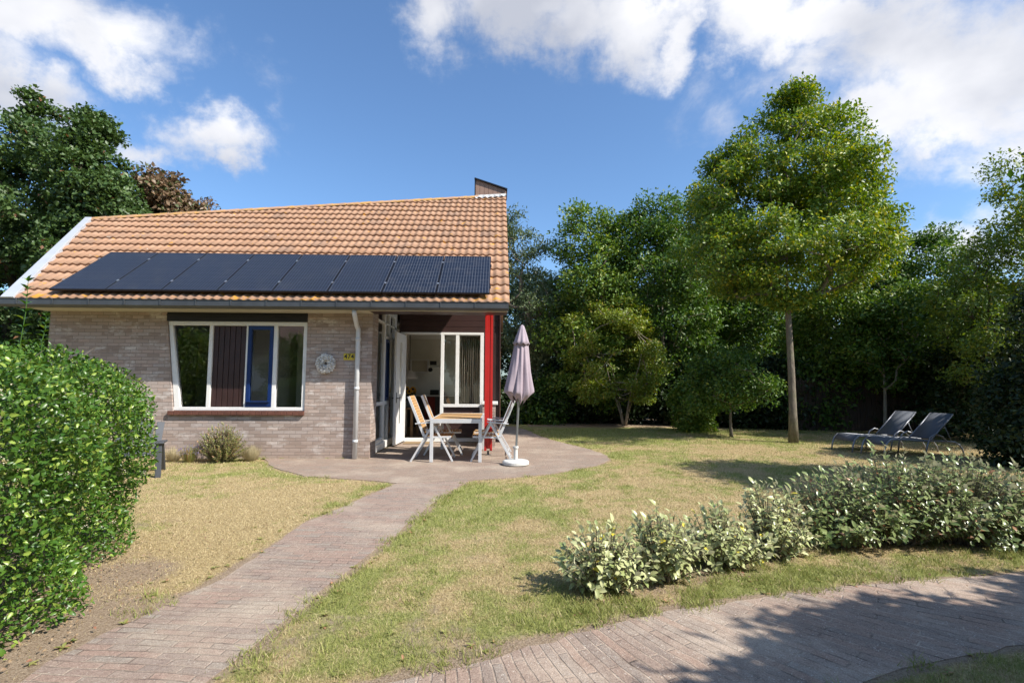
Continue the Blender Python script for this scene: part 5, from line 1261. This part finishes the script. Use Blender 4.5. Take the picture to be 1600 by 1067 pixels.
# taller trees standing farther back
fb = [(830, 24, 420, 90), (950, 24, 400, 95), (1060, 23.5, 400, 90), (1180, 23, 440, 95), (1300, 22, 440, 95), (1420, 21, 455, 90), (1520, 19, 430, 95), (60, 22, 300, 120)]
fpl = ['behind the loose grey green tree', 'behind the pointed tree', 'behind the pale stemmed tree', 'behind the left half of the tallest tree', 'behind the tallest trunk', 'behind the wispy sprays', 'behind the right edge tree', 'behind the far left sycamore']
for i, (px, Y, top_, hw_) in enumerate(fb):
    tree('background_tree', 'shaded tree farther back, %s' % fpl[i], 'tree', Y, [(top_, px-hw_*.3, px+hw_*.3), (top_+50, px-hw_*.8, px+hw_*.8), (top_+120, px-hw_, px+hw_), (625, px-hw_*.8, px+hw_*.8)], leaf='mid' if i % 2 else 'dark', nclump=190, nleaf=20000, lsize=.17, r_base=.10, seed=110+i, clump=.6, group=GT)

# trees standing outside the photograph on the right: they throw the shade on lawn and lane
def free_tree(name, label, x, y, prof, leaf, seed, nleaf=26000, lsize=.11, nclump=190):
    r = np.random.default_rng(seed)
    rows = []
    global px_profile
    old = px_profile; px_profile = lambda Y, rows: sorted((z, x+dx_, rr_) for z, rr_, dx_ in prof)
    tree(name, label, 'tree', y, rows, base=(x, y), leaf=leaf, nclump=nclump, nleaf=nleaf, lsize=lsize, r_base=.12, seed=seed, clump=.42, depth=1, lobes=0, outline=False)
    px_profile = old
free_tree('shade_tree', 'bushy tree just outside the right side, shading the lawn', 8.5, 5.3, [(2.2, .5, 0), (2.9, 1.2, 0), (3.7, 1.7, 0), (4.6, 1.4, 0), (5.2, .4, 0)], 'mid', 201, 34000)
free_tree('shade_tree', 'dense round tree behind the camera, shading the lane', 6.75, -.32, [(.9, 1.7, 0), (1.7, 2.3, 0), (2.6, 2.45, 0), (3.5, 2.1, 0), (4.2, 1.2, 0)], 'mid', 202, 150000, .17, 800)

# fence of thin upright reeds behind the loungers
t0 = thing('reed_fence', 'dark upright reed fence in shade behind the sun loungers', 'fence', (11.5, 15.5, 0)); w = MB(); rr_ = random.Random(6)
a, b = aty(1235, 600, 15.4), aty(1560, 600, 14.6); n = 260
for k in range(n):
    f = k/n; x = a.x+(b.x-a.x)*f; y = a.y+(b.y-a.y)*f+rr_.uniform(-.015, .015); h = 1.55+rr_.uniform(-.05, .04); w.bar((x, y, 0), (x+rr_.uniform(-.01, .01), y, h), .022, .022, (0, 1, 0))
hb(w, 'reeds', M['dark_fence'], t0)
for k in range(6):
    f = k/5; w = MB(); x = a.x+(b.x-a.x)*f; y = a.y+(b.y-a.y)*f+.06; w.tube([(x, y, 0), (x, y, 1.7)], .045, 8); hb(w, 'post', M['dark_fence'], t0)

# neighbour's house behind the camera, which the window panes mirror
nh = thing('neighbour_house', 'neighbouring brick house with brown tiled roof, mirrored in the front window', 'house', (-15.0, -7.5, 0))
w = MB(); w.prism([(-6, 0, 0), (5, 0, 0), (5, 0, 2.7), (-.5, 0, 6.6), (-6, 0, 2.7)], (0, -8, 0)); w.build('wall', M['brick'], nh)
w = MB(); w.prism([(-6.5, .3, 2.35), (-.5, .3, 6.65), (-.5, .3, 6.8), (-6.6, .3, 2.5)], (0, -8.6, 0)); w.prism([(-.5, .3, 6.65), (5.5, .3, 2.35), (5.6, .3, 2.5), (-.5, .3, 6.8)], (0, -8.6, 0)); w.build('roof', paint('brown_roof', (.13, .065, .05), .7, .2, 8), nh)
w = MB(); w.box((-4.6, .02, .9), (-2.6, .06, 2.2)); w.box((1.2, .02, .9), (3.2, .06, 2.2)); w.build('window', M['white_paint'], nh)
w = MB(); w.box((-5.9, .012, 2.75), (4.9, .02, 2.9)); w.prism([(-5.4, .01, 2.95), (4.4, .01, 2.95), (-.5, .01, 6.4)], (0, .03, 0)); w.build('gable_cladding', M['brown_clad'], nh)
free_tree('shade_tree', 'small tree behind the camera, darkening the near edge of the lane', 5.35, -.25, [(1.8, .9, 0), (2.4, 1.4, 0), (3.1, 1.5, 0), (3.9, .8, 0)], 'mid', 208, 60000, .15, 320)
free_tree('shade_tree', 'unseen tall tree added behind the camera to block sky light, beside the lane, near the neighbouring house', -1.5, -6.0, [(1.5, 1.2, 0), (3.0, 2.6, 0), (5.0, 2.6, 0), (7.0, 1.2, 0)], 'mid', 205, 14000, .2, 130)  # this and the next two: unseen trees added to block sky light
free_tree('shade_tree', 'unseen tall tree added straight behind the camera to block sky light', 4.0, -6.5, [(1.5, 1.2, 0), (3.0, 2.8, 0), (5.5, 2.8, 0), (7.5, 1.2, 0)], 'mid', 206, 14000, .2, 130)
free_tree('shade_tree', 'unseen tall tree added behind the camera to block sky light, right of the lane', 9.5, -3.2, [(1.2, 1.5, 0), (3.0, 2.6, 0), (5.0, 2.6, 0), (6.5, 1.2, 0)], 'mid', 207, 14000, .2, 130)
free_tree('garden_shrub', 'green garden bush behind the camera, mirrored in the front window', -11.0, .6, [(.1, .8, 0), (.8, 1.5, 0), (1.8, 1.6, 0), (2.6, 1.1, 0), (3.2, .4, 0)], 'bright', 203, 14000, .12, 120)
free_tree('garden_shrub', 'second green garden bush behind the camera, mirrored in the window', -7.6, -.6, [(.1, .8, 0), (.8, 1.3, 0), (1.8, 1.3, 0), (2.6, .9, 0), (3.0, .4, 0)], 'mid', 204, 12000, .12, 110)
